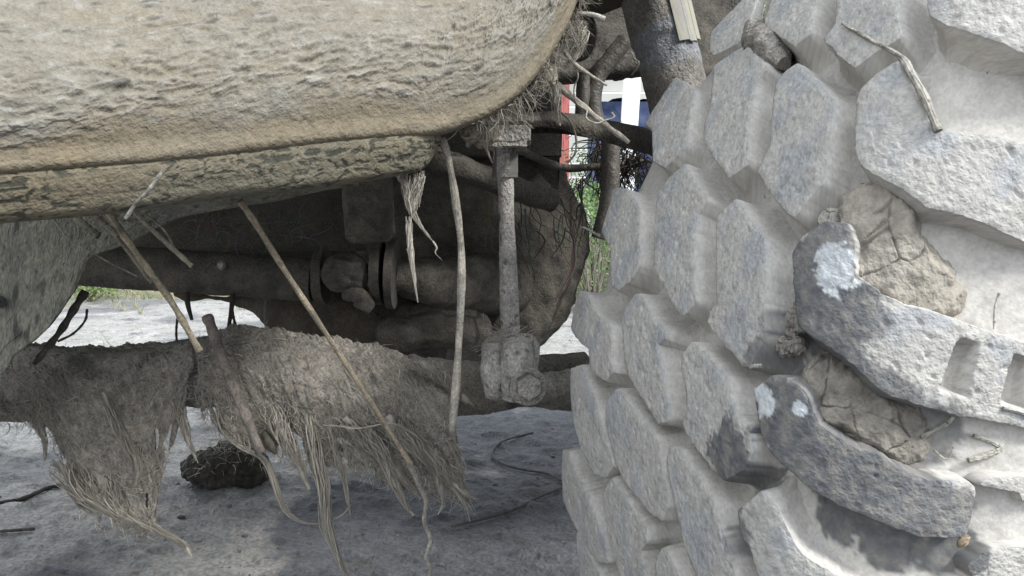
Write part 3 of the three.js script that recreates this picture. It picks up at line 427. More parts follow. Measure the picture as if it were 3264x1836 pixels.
function lug(outline, shift = 0, step = .0014) {
  const K = Math.PI / 180 * .6, P = outline.map(([d, s]) => [(d + shift) * K, s / 1000]), H = POCKETS.map(q => q.map(([d, s]) => [(d + shift) * K, s / 1000])), o = shift * .37;
  const xs = P.map(p => p[0]), ys = P.map(p => p[1]), m = .003, x0 = Math.min(...xs) - m, x1 = Math.max(...xs) + m, y0 = Math.min(...ys) - m, y1 = Math.max(...ys) + m;
  const E = (x, y) => polyDist(P, x, y) - .0006 + .0010 * fbm(x * 90 + o, y * 90, 71, 3) + .0008 * noise(x * 300, y * 300, o);
  const nx = Math.ceil((x1 - x0) / step), ny = Math.ceil((y1 - y0) / step), W = nx + 1, ex = new Float32Array(W * (ny + 1)), id = new Int32Array(ex.length).fill(-1), pos = [], col = [], uv = [], idx = [], X = [], Y = [];
  for (let j = 0; j <= ny; j++) for (let i = 0; i <= nx; i++) ex[j * W + i] = E(x0 + i * step, y0 + j * step);
  const put = (x, y, h) => { const p = onTyre(x / K, y, h - DEPTH); pos.push(p.x, p.y, p.z); col.push(...tyreColour(x / K, y, h)); uv.push(x + (DEPTH - h) * .9, y + (DEPTH - h) * .9); return pos.length / 3 - 1; };
  const tris = [], edges = new Map(), tri = (p, q, r) => { tris.push([p, q, r]); for (const [u, v] of [[p, q], [q, r], [r, p]]) { const k = v * 1e6 + u; edges.has(k) ? edges.delete(k) : edges.set(u * 1e6 + v, [u, v]); } };
  for (let j = 0; j < ny; j++) for (let i = 0; i < nx; i++) { const q = j * W + i, n = [q, q + W, q + W + 1, q + 1].filter(k => ex[k] >= 0); if (n.length === 4) { tri(q, q + W, q + 1); tri(q + 1, q + W, q + W + 1); } else if (n.length === 3) tri(...n); }
  const rim = new Set(); for (const [u, v] of edges.values()) { rim.add(u); rim.add(v); }
  const grad = (x, y) => { const e = .0008, gx = E(x + e, y) - E(x - e, y), gy = E(x, y + e) - E(x, y - e), l = Math.hypot(gx, gy) || 1; return [gx / l, gy / l]; };
  const rings = new Map();
  const use = k => {
    if (id[k] >= 0) return id[k];
    let x = x0 + (k % W) * step, y = y0 + ((k / W) | 0) * step, t = ex[k];
    if (rim.has(k)) { const g = grad(x, y); x -= g[0] * t; y -= g[1] * t; t = 0; const g2 = grad(x, y), f = 1 + .5 * noise(x * 40, y * 40, 5); id[k] = put(x, y, DEPTH - .0006); rings.set(k, [id[k], ...WALLS.map(([w, h]) => put(x - g2[0] * w * f, y - g2[1] * w * f, DEPTH + h))]); return id[k]; }
    let h = DEPTH + .0013 * fbm(x * 50, y * 50, 72 + o, 2) + .0008 * fbm(x * 230, y * 230, 73, 3) - .0013 * ss(.2, .36, fbm(x * 150, y * 150, 75, 2));
    for (const q of H) { const w = polyDist(q, x, y) + .001 * noise(x * 200, y * 200); h -= .011 * ss(-.0015, .0025, w); }
    return id[k] = put(x, y, h);
  };
  for (const t of tris) idx.push(use(t[0]), use(t[1]), use(t[2])); const nTop = idx.length;
  for (const [u, v] of edges.values()) { const A = rings.get(u), B = rings.get(v); for (let k = 0; k < WALLS.length; k++) idx.push(A[k], B[k + 1], B[k], A[k], A[k + 1], B[k + 1]); }
  const g = geom(pos, idx, col, uv); g.addGroup(0, nTop, 0); g.addGroup(nTop, idx.length - nTop, 1); return g;
}
LUGS.forEach(o => { const m = fin(new THREE.Mesh(lug(o), [M.tread, M.silt])); m.name = 'tread_lug'; wheel.add(m); });
// the pattern goes on above and below the frame
for (const [from, shift] of [[0, 26.4], [6, 17], [7, 17.2], [1, 26.5], [4, 26], [9, 17.6], [12, -17.6], [9, -44], [15, -26.4], [17, -26.2], [23, -17], [23, -8.6 * 3], [18, -17.4], [15, -35.2]]) { const m = fin(new THREE.Mesh(lug(LUGS[from], shift, .004), [M.tread, M.silt])); m.name = 'tread_lug'; wheel.add(m); }

// ---------------------------------------------------------------- straws, sticks and single roots caught on the truck
const stick = (pts, r, col, o = {}) => sweep(pts, typeof r === 'function' ? r : t => r * (1 + .10 * Math.sin(t * 31 + r * 9e3) + .12 * noise(t * 17, r * 4e3)), { seg: o.seg ?? 60, n: o.n ?? 9, disp: o.disp, straight: o.straight, col: p => { const n = fbm(p.x * 60, p.y * 60, p.z * 60, 3); return mix3(col, o.dark ?? col.map(c => c * .45), cl(.22 + n * 1.7)); } });
const px = a => a.map(q => at(...q));
const twig = (name, label, cat, pts, r, col, o = {}) => thing(name, label, cat, stick(px(pts), r, col, o), M.bark, o.group);
twig('straw', 'long thin straw hanging aslant from the panel flange across the root mat', 'straw', [[765, 640, .70], [800, 690, .71], [900, 850, .74], [1050, 1080, .79], [1180, 1280, .83], [1310, 1480, .87]], t => .0030 - .0006 * t + .0003 * Math.sin(t * 40), STRAW);
twig('root', 'wavy root that dangles to the ground below the longest straw', 'root', [[1300, 1465, .872], [1335, 1545, .88], [1358, 1600, .89], [1352, 1660, .89], [1372, 1720, .89], [1358, 1780, .89], [1370, 1815, .89], [1350, 1870, .89]], t => .0030 - .0012 * t, [.42, .385, .33]);
twig('stick', 'stout pale stick hanging upright beside the stabiliser link', 'stick', [[1408, 440, .725], [1428, 500, .73], [1452, 640, .74], [1470, 790, .75], [1469, 950, .755], [1456, 1190, .76], [1441, 1372, .765]], t => .0038 + .0005 * Math.sin(t * 23) - .0006 * (1 - t), [.47, .43, .36], { seg: 120, n: 12, disp: p => .0006 * fbm(p.x * 400, p.y * 60, p.z * 400, 2) });
twig('straw', 'thick straw slanting from the flange into the bright gap under the shaft', 'straw', [[345, 675, .68], [440, 815, .70], [545, 960, .72], [636, 1118, .74]], .0030, STRAW);
twig('straw', 'short stiff straw ending in front of the propeller shaft', 'straw', [[428, 676, .69], [520, 765, .70], [612, 848, .71]], .0022, [.40, .36, .28]);
twig('straw', 'slim straw crossing behind the thick slanting one', 'straw', [[318, 690, .71], [400, 790, .72], [484, 902, .73]], .0020, [.34, .30, .23]);
twig('straw', 'stubby broken straw tucked under the flange', 'straw', [[238, 690, .69], [276, 722, .69], [314, 752, .69]], .0031, [.36, .33, .25]);
twig('straw', 'stubby straw next to the broken one under the flange', 'straw', [[290, 680, .69], [335, 718, .69], [378, 752, .69]], .0028, [.36, .32, .25]);
twig('straw', 'hair-thin straw curving below the chassis outrigger flange', 'straw', [[168, 695, .69], [228, 770, .70], [300, 808, .71], [345, 835, .72], [440, 882, .73]], .0008, [.42, .38, .30]);
twig('straw', 'thin pale straw leaning across the speckled flange', 'straw', [[520, 545, .552], [470, 610, .556], [440, 640, .56], [400, 696, .565]], .0013, [.5, .47, .40]);
twig('straw', 'thin straw hanging over the outrigger edge', 'straw', [[462, 682, .69], [520, 730, .70], [560, 798, .71]], .0010, [.40, .37, .30]);
twig('stick', 'brown bark stick standing in the root mat', 'stick', [[660, 1008, .92], [676, 1050, .915], [735, 1215, .90], [785, 1330, .90], [830, 1442, .905]], t => .0062 - .0012 * t + .0006 * Math.sin(t * 27), [.27, .225, .195], { seg: 90, n: 12, disp: p => .0012 * fbm(p.x * 160, p.y * 60, p.z * 160, 2), dark: [.10, .085, .075] });
twig('leaf', 'dark withered leaf strip hanging beside the bark stick', 'leaf', [[838, 1368, .92], [858, 1408, .92], [880, 1448, .92]], t => .0012 + .0048 * Math.sin(t * 3.1), [.13, .115, .09]);
twig('root', 'pale blunt root end poking from the top of the panel corner', 'root', [[1840, 42, .77], [1880, 45, .77], [1905, 52, .77], [1928, 62, .77]], t => .0018 + .0012 * t, [.55, .52, .46]);
twig('root', 'forked root curving down from the panel corner', 'root', [[1795, 160, .77], [1828, 200, .77], [1868, 230, .775], [1910, 258, .78], [1935, 272, .78]], t => .0022 - .001 * t, [.50, .46, .39]);
twig('root', 'thin side root dropping from the forked one', 'root', [[1835, 205, .772], [1842, 245, .775], [1830, 280, .78], [1836, 325, .78], [1872, 352, .785]], .0008, [.42, .38, .32]);
twig('root', 'thick straight root reaching out across the dark bar', 'root', [[1740, 240, .78], [1800, 290, .785], [1870, 350, .79], [1935, 402, .80], [2004, 453, .81]], t => .0040 - .0014 * t + .0004 * Math.sin(t * 30), [.47, .43, .36], { n: 12 });
twig('root', 'looping rootlet round the thick straight root', 'root', [[1872, 350, .785], [1870, 378, .78], [1898, 392, .78], [1930, 384, .785], [1958, 372, .79], [1950, 358, .79]], .0009, [.46, .42, .36]);
twig('root', 'hanging wiry root in front of the red boards', 'root', [[1775, 345, .80], [1815, 385, .81], [1836, 440, .82], [1832, 490, .82], [1808, 520, .82]], .0011, [.22, .20, .17]);
twig('root', 'kinked rootlet stuck to the damper', 'root', [[2014, 238, 1.0], [2030, 218, .99], [2036, 198, .985], [2022, 188, .985], [2012, 168, .985], [1998, 168, .985]], .0010, [.44, .41, .35]);
twig('root', 'short root poking sideways out of the tread edge', 'root', [[1850, 724, .81], [1862, 726, .81], [1885, 738, .81], [1912, 752, .81]], t => .0007 + .0008 * t, [.46, .42, .36]);
twig('straw', 'short straw lying flat under the panel corner', 'straw', [[1395, 486, .76], [1435, 492, .76], [1474, 497, .76]], .0012, [.42, .38, .3]);
twig('root', 'dark gnarled root across the corner of the outrigger', 'root', [[272, 930, .84], [236, 985, .84], [196, 1050, .84], [150, 1110, .84], [110, 1160, .845]], t => .0042 - .0012 * t + .0006 * Math.sin(t * 30), [.10, .09, .075]);
twig('root', 'thin dark root bowed below the gnarled one', 'root', [[278, 985, .85], [272, 1020, .85], [235, 1062, .85], [185, 1088, .85]], .0013, [.09, .08, .07]);
twig('root', 'drooping dark root hanging from the propeller shaft', 'root', [[594, 930, 1.47], [600, 975, 1.47], [612, 1020, 1.47]], t => .006 - .003 * t, [.07, .062, .05]);
twig('root', 'dark root pair hanging where the shaft gap narrows', 'root', [[742, 935, 1.47], [738, 985, 1.47], [728, 1050, 1.47]], t => .0052 - .002 * t, [.07, .06, .05]);
twig('root', 'slender dark root beside the mud lump under the shaft', 'root', [[738, 975, 1.47], [744, 1010, 1.47], [756, 1058, 1.47]], .0026, [.07, .06, .05]);
twig('root', 'thin upright dark root before the bright gap', 'root', [[566, 1010, 1.2], [562, 1060, 1.2], [566, 1110, 1.2]], .0018, [.07, .06, .05]);
twig('root', 'tan rootlet hanging below the mud lump', 'root', [[848, 955, 1.4], [844, 985, 1.4], [846, 1040, 1.4]], .0020, [.22, .19, .15]);

// ---------------------------------------------------------------- mats of roots and felted mud on the trailing arm
const hair = (p, dir, len, r, curl, sd, col) => { // one free fibre
  const n = 8, pts = [p.clone()], q = p.clone(), d = dir.clone().normalize();
  for (let i = 0; i < n; i++) { d.x += curl * noise(q.x * 30 + sd, q.y * 30, 3); d.z += curl * .7 * noise(q.y * 30, q.z * 30 + sd, 5); d.y += -.10 + curl * .5 * noise(q.x * 26, sd, q.y * 20); d.normalize(); q.addScaledVector(d, len / n); pts.push(q.clone()); }
  return thread(pts, r, col);
};
function thread(pts, r, col) { // triangular thread with a tapering tip
  const pos = [], cs = [], uv = [], idx = [], n = pts.length; let U = V(.3, .1, 1);
  for (let i = 0; i < n; i++) {
    const T = pts[Math.min(i + 1, n - 1)].clone().sub(pts[Math.max(i - 1, 0)]).normalize(); U.sub(T.clone().multiplyScalar(U.dot(T))).normalize(); const B = T.cross(U), k = r * (1 - .6 * i / (n - 1));
    for (let j = 0; j < 3; j++) { const a = j * 2.0944, p = pts[i]; pos.push(p.x + k * (Math.cos(a) * U.x + Math.sin(a) * B.x), p.y + k * (Math.cos(a) * U.y + Math.sin(a) * B.y), p.z + k * (Math.cos(a) * U.z + Math.sin(a) * B.z)); cs.push(...col); uv.push(j * .001, i * .004); }
    if (i) for (let j = 0; j < 3; j++) { const a = (i - 1) * 3 + j, b = (i - 1) * 3 + (j + 1) % 3; idx.push(a, b, a + 3, b, b + 3, a + 3); }
  }
  return geom(pos, idx, cs, uv);
}
const rootTone = () => { const t = rnd(); return mix3([.25, .222, .183], [.48, .44, .375], t * t * .4 + t * .6); };
function strand(poly, count, s0, s1, r) { // a rope of fibres that runs out to a tip
  const cv = new THREE.CatmullRomCurve3(px(poly), false, 'centripetal'), out = [sweep(px(poly), t => mix(s0 * .17, s1 * .3, Math.pow(t, .6)) * (1 - .6 * ss(.75, 1, t)), { seg: 50, n: 12, disp: p => s0 * .45 * fbm(p.x * 70, p.y * 35, p.z * 70, 3), col: p => mix3([.31, .285, .245], [.18, .163, .138], cl(.45 + 1.6 * fbm(p.x * 120, p.y * 40, p.z * 120, 2))) })];
  for (let k = 0; k < count * 1.7; k++) {
    const a = rr(0, 6.28), m = Math.sqrt(rnd()), e = k < 3 ? 1 : rr(.45, 1), st = k < 3 ? 0 : rr(0, .3), n = 16, pts = [], f = rr(1, 3), sd = rr(0, 99);
    for (let i = 0; i <= n; i++) { const t = mix(st, e, i / n), c = cv.getPoint(t), s = mix(s0, s1, Math.pow(t, .7)) * m; c.x += s * Math.cos(a + f * t * 2) + s * .9 * noise(t * 5, sd); c.y += s * .5 * noise(t * 6, sd, 4); c.z += s * Math.sin(a + f * t * 2) * .7 + s * .5 * noise(t * 5, sd, 8); pts.push(c); }
    out.push(thread(pts, r * rr(.6, 1.3), rootTone()));
  } return merge(out);
}
function matNet(cols, dTop, dMid, dBot) { return [0, .12, .35, .6, .82, 1].map((v, i) => cols.map(([xt, yt, xb, yb, dd = 0]) => at(mix(xt, xb, v), mix(yt, yb, v), [dTop + .03, dTop, dMid, mix(dMid, dBot, .4), mix(dMid, dBot, .8), dBot][i] + dd))); }
function rootMat(label, cols, depths, fibres, drift, bits) {
  const net = matNet(cols, ...depths), C = net[0].length - 1, base = netPoint(net, C / 2, 5), g = groupThing('root_mat', label, 'roots', base);
  const fib = (a, b) => fbm(a * 150 - b * 50, b * 26, 3, 3), body = (a, b) => fbm(a * 16, b * 13, 8, 4);
  let sh = shell(net, 300, 160, .005, (a, b, p, u, v) => .020 * body(a, b) + .0056 * fib(a, b) + .004 * fbm(a * 60, b * 60, 14, 3) + .002 * fbm(a * 190, b * 190, 4, 2), (a, b) => { const n = body(a, b), f = fib(a, b); return mix3(mix3([.41, .37, .315], [.23, .205, .172], cl(.45 + n * 1.4 + f * 1.2)), [.50, .46, .395], ss(.05, .3, fbm(a * 70, b * 70, 5, 3)) * .6); });
  // tear the lower edge and some slits out of the sheet
  const W = 301, ix = sh.index.array, F = W * 161, keep = []; const cut = (k) => { const q = k % F, u = (q % W) / 300, v = ((q / W) | 0) / 160; return v + .40 * fbm(u * 11, v * 1.6, 7, 3) + .16 * noise(u * 34, v * 3, 2) > .98 || (v > .55 && fbm(u * 12, v * 3.4, 19, 3) > .30 - .12 * (v - .5)); };
  for (let i = 0; i < ix.length; i += 3) if (!(cut(ix[i]) || cut(ix[i + 1]) || cut(ix[i + 2]))) keep.push(ix[i], ix[i + 1], ix[i + 2]);
  sh.setIndex(keep); part(g, 'felted_mud', sh, M.mud);
  const th = []; for (let k = 0; k < fibres; k++) {
    const u = rnd(), v = Math.pow(rnd(), .8), p = netPoint(net, u * C, v * 5); p.z += .004 + .012 * Math.max(0, body(u * .3, v * .15)) + rr(0, .006); p.x += rr(-.004, .004);
    const wild = rnd() < .4; th.push(hair(p, wild ? V(rr(-1, 1), rr(-1, .8), rr(0, 1)) : V(drift + rr(-.4, .4), -1, rr(-.1, .3)), rr(.006, .024) * (wild ? .9 : 1), rr(.0002, .00042) * (rnd() < .06 ? 2 : 1), wild ? 1.5 : 1.0, rr(0, 99), rootTone()));
  }
  const fo = part(g, 'fine_roots', merge(th), M.fibre); fo.userData.kind = 'stuff';
  for (const [poly, n, a, b, r] of bits) part(g, 'root_strand', strand(poly, n, a, b, r), M.fibre);
  return g;
}
rootMat('root mat on the trailing arm beside the outrigger, trailing a long fringe', [[-120, 1100, -120, 1345], [30, 1098, 40, 1345], [140, 1100, 150, 1375], [240, 1105, 235, 1600], [340, 1100, 370, 1690], [440, 1095, 480, 1690], [530, 1090, 515, 1520], [620, 1085, 580, 1345]], [.945, .925, .93], 1600, .38,
  [[[[185, 1470, .925], [260, 1560, .925], [380, 1635, .925], [500, 1690, .925], [585, 1735, .925], [612, 1775, .925]], 90, .022, .0016, .0006],
  [[[300, 1500, .93], [380, 1600, .93], [470, 1670, .93], [560, 1720, .93]], 60, .024, .003, .0005],
  [[[430, 1300, .93], [436, 1440, .93], [478, 1550, .93], [490, 1620, .93]], 50, .014, .003, .0006],
  [[[70, 1310, .93], [112, 1345, .93], [140, 1400, .93], [144, 1472, .93]], 30, .010, .002, .0007],
  [[[560, 1230, .93], [575, 1320, .93], [598, 1400, .93], [632, 1476, .93]], 40, .010, .0015, .0007],
  [[[330, 1250, .915], [400, 1400, .915], [440, 1500, .915], [420, 1580, .915]], 26, .012, .003, .0006]]);
rootMat('shaggy root mat between the bark stick and the stabiliser link', [[630, 1085, 640, 1320], [720, 1045, 750, 1400], [830, 1045, 870, 1440], [950, 1060, 1000, 1480], [1070, 1075, 1125, 1500], [1190, 1095, 1260, 1550], [1300, 1140, 1385, 1580], [1420, 1215, 1495, 1600]], [.955, .93, .935], 2600, .45,
  [[[[690, 1300, .93], [705, 1365, .93], [770, 1425, .93], [835, 1455, .93], [865, 1510, .93], [905, 1620, .93], [960, 1664, .93], [1030, 1668, .93], [1090, 1642, .93], [1118, 1608, .93]], 16, .008, .0010, .0008],
  [[[975, 1320, .925], [1000, 1450, .925], [1028, 1560, .925], [1042, 1680, .925], [1080, 1780, .925], [1105, 1830, .925], [1150, 1850, .925]], 34, .014, .0012, .0007],
  [[[1050, 1360, .93], [1090, 1500, .93], [1108, 1590, .93], [1116, 1640, .93]], 16, .007, .0008, .0006],
  [[[1170, 1370, .92], [1225, 1470, .92], [1265, 1560, .92], [1300, 1620, .92], [1318, 1642, .92]], 36, .012, .0012, .0007],
  [[[1260, 1380, .925], [1390, 1470, .925], [1450, 1550, .925], [1520, 1592, .925]], 80, .018, .004, .0006],
  [[[1385, 1430, .92], [1402, 1550, .92], [1412, 1605, .92], [1396, 1640, .92]], 12, .006, .0008, .0006],
  [[[1440, 1550, .92], [1478, 1600, .92], [1490, 1628, .92], [1498, 1664, .92]], 10, .004, .0008, .0006],
  [[[860, 1290, .92], [905, 1400, .92], [960, 1500, .92], [985, 1560, .92]], 30, .016, .003, .0006],
  [[[1330, 1150, .945], [1400, 1200, .95], [1470, 1260, .96], [1520, 1300, .97]], 90, .020, .006, .0005],
  [[[1040, 1355, .91], [1150, 1365, .905], [1250, 1350, .905], [1330, 1390, .905]], 5, .004, .002, .0006],
  [[[1230, 1330, .92], [1330, 1430, .92], [1420, 1520, .92], [1500, 1590, .92]], 90, .022, .006, .0005], [[[1100, 1330, .92], [1190, 1420, .92], [1260, 1500, .92], [1340, 1590, .92]], 60, .018, .004, .0005]]);
{ // frayed roots along the panel's rear corner and the tuft below the flange
  const g = groupThing('root_fringe', 'fringe of fine roots along the curled corner of the body panel', 'roots', at(1700, 400, .75)), th = [];
  const cv = new THREE.CatmullRomCurve3(crease.slice(7, 13).map(([x, y, d]) => at(x, y, d + .02)));
  for (let k = 0; k < 420; k++) { const p = cv.getPoint(Math.pow(rnd(), .8)); p.x += rr(-.004, .006); p.z += rr(-.02, .012); const w = rnd() < .3; th.push(hair(p, V(rr(-.3, .9), w ? rr(-.5, .8) : -1, rr(-.4, .4)), rr(.008, .035), rr(.0002, .0005), .9, rr(0, 99), rootTone().map(c => c * .8))); }
  part(g, 'fine_roots', merge(th), M.fibre).userData.kind = 'stuff';
  for (const [poly, n, a, b, r] of [[[[1770, 250, .76], [1772, 330, .77], [1785, 400, .78]], 20, .008, .003, .0006], [[[1530, 395, .74], [1545, 440, .75], [1552, 480, .76], [1568, 520, .77]], 12, .004, .0006, .0008], [[[1470, 410, .74], [1492, 440, .745], [1490, 470, .75]], 12, .005, .001, .0008], [[[1830, 60, .77], [1850, 110, .77], [1840, 160, .77], [1800, 230, .77]], 26, .010, .004, .0008], [[[1640, 330, .76], [1660, 380, .76], [1700, 410, .77]], 14, .006, .002, .0006], [[[1500, 430, .80], [1520, 455, .80], [1600, 470, .80]], 10, .010, .004, .0008]]) part(g, 'root_strand', strand(poly, n, a, b, r), M.fibre);
  for (const [x, y, d, r] of [[1790, 95, .765, .012], [1765, 190, .765, .010], [1735, 245, .76, .012], [1500, 418, .745, .010], [1545, 430, .76, .012]]) part(g, 'mud_knob', paint(new THREE.IcosahedronGeometry(r, 12).translate(...at(x, y, d).toArray()), p => mudAt(p, .2), lumpy(50, .008)), M.mud);
  const t = groupThing('root_tuft', 'matted root tuft dangling from the end of the speckled flange', 'roots', at(1320, 960, .72));
  for (const [poly, n, a, b, r] of [[[[1290, 550, .715], [1300, 620, .72], [1318, 680, .72], [1345, 725, .72], [1380, 770, .72]], 40, .006, .0006, .0007], [[[1330, 550, .715], [1325, 620, .72], [1320, 690, .72]], 30, .005, .003, .0007], [[[1348, 545, .715], [1338, 600, .72], [1330, 660, .72]], 20, .003, .002, .0007], [[[1306, 690, .72], [1306, 780, .72], [1315, 850, .72], [1322, 900, .72], [1332, 965, .72]], 30, .004, .0004, .0006], [[[1380, 768, .72], [1392, 790, .72], [1388, 805, .72], [1410, 830, .72]], 3, .001, .0003, .0005], [[[1270, 556, .71], [1290, 590, .715], [1300, 640, .72]], 16, .004, .002, .0006]]) part(t, 'root_strand', strand(poly, n, a, b, r), M.fibre);
  const d = groupThing('root_bunch', 'dark tangle of roots hanging in the wheel arch before the shrub', 'roots', at(1930, 700, 1.3)), dk = () => [.035, .031, .026].map(c => c * rr(.6, 2));
  const th2 = []; for (let k = 0; k < 260; k++) { const p = at(rr(1885, 2070), rr(440, 560), rr(1.22, 1.36)); th2.push(hair(p, V(rr(-.7, .7), rr(-1, .3), rr(-.4, .4)), rr(.03, .09), rr(.0006, .0018), .9, rr(0, 99), dk())); }
  part(d, 'tangled_roots', merge(th2), M.fibre).userData.kind = 'stuff';
  const e = groupThing('root_bunch', 'pale-dark roots draped over the round differential housing', 'roots', at(1800, 900, 1.6)); const th3 = [];
  for (let k = 0; k < 60; k++) { const p = at(rr(1560, 1860), rr(560, 760), rr(1.60, 1.66)); th3.push(hair(p, V(rr(-.6, .6), rr(-1, -.2), rr(-.1, .3)), rr(.04, .16), rr(.0008, .003), .7, rr(0, 99), [.14, .125, .10].map(c => c * rr(.6, 1.4)))); }
  for (let k = 0; k < 120; k++) { const p = at(rr(620, 1000), rr(700, 760), rr(1.40, 1.46)); th3.push(hair(p, V(rr(-1, 1), rr(-.3, .8), rr(-.2, .4)), rr(.02, .07), rr(.0005, .0013), .9, rr(0, 99), [.16, .145, .12].map(c => c * rr(.5, 1.3)))); }
  part(e, 'tangled_roots', merge(th3), M.fibre).userData.kind = 'stuff';
  const f = groupThing('root_nest', 'nest of broken straw on top of the link fork', 'roots', at(1610, 1110, .93)), th4 = [];
  for (let k = 0; k < 130; k++) { const p = at(rr(1560, 1680), rr(1060, 1120), rr(.915, .95)); th4.push(hair(p, V(rr(-1, 1), rr(-.9, .9), rr(0, .8)), rr(.012, .035), rr(.0003, .0007), .5, rr(0, 99), rootTone())); }
  part(f, 'fine_roots', merge(th4), M.fibre).userData.kind = 'stuff';
}
// ---------------------------------------------------------------- on the tyre
wheel.updateWorldMatrix(true, false); const onTread = (d, s, h) => wheel.localToWorld(onTyre(d, s / 1000, h / 1000));
const tstraw = (label, pts, r, col, h = 1.5) => thing('straw', label, 'straw', stick(pts.map(([d, s, k = h]) => onTread(d, s, k)), r, col, { seg: 40 }), M.bark);
tstraw('bent straw stretched across two tread lugs at the tyre shoulder', [[35.26, 105, 1.5], [33.18, 148, 1], [31.74, 179, -1], [30.69, 192, 2], [29.12, 208, 2.5], [27.74, 220, 2.5]], t => t < .42 ? .0008 + .002 * t : .0023 + .0003 * Math.sin(t * 26), [.56, .52, .45]);
tstraw('crooked straw lying in the groove below the pocketed lug', [[11.02, 273, -13], [11.68, 281, -12], [12.29, 286, -10], [13.2, 284, -4]], .0011, [.58, .54, .47]);
tstraw('straw half of a crossed pair on the sidewall, pointing at the rim', [[11.75, 301, -8], [11.62, 310, -8], [11.27, 320, -8]], .0012, [.56, .54, .46]);
tstraw('straw half of a crossed pair on the sidewall, thicker one', [[10.12, 301, -8], [10.58, 310, -7], [11.18, 318, -6]], .0015, [.60, .57, .48]);
tstraw('pointed husk caught at the corner of the darkest lug', [[4.61, 300, -4], [5.05, 300, -1], [5.55, 302, 1]], t => .0006 + .0020 * Math.sin(t * 3), [.55, .42, .28]);
tstraw('thin curved straw on the sidewall above the pocketed lug', [[20.85, 291, -8], [19.86, 291, -7], [18.59, 293, -5]], .0007, [.6, .57, .5]);
tstraw('short white straw at the lower edge of the pocketed lug', [[13.94, 307, 1], [13.95, 315, 1], [13.87, 324, 1]], .0011, [.62, .6, .54]);
tstraw('greenish grass blade in the groove at the top of the tread', [[41.87, -59, 2], [40.91, -54, 0], [39.83, -47, -4]], .0012, [.40, .44, .32]);
tstraw('wavy thin straw beside the crossed pair', [[10.34, 282, -12], [9.97, 290, -11], [10.79, 291, -9]], .0006, [.58, .55, .47]);
tstraw('tiny straw end sticking out at the corner of a middle lug', [[12.68, 159, 1], [12.85, 163, 1], [12.98, 168, 0]], .0012, [.6, .58, .52]);
const clodCol = p => mix3([.34, .315, .28], [.22, .20, .175], cl(.5 + 1.8 * fbm(p.x * 60, p.y * 60, p.z * 60, 3)));
thing('mud_clod', 'oblong brown mud clod wedged in the groove near the top of the tread', 'mud', sweep([[40.4, -72, -9], [38.3, -42, -8], [36.0, 2, -8], [34.4, 34, -11]].map(q => onTread(...q)), t => .0135 * Math.pow(Math.sin(Math.PI * (.08 + .86 * t)), .5), { seg: 90, n: 40, disp: p => .008 * fbm(p.x * 50, p.y * 50, p.z * 50, 4), col: clodCol }), M.mud);
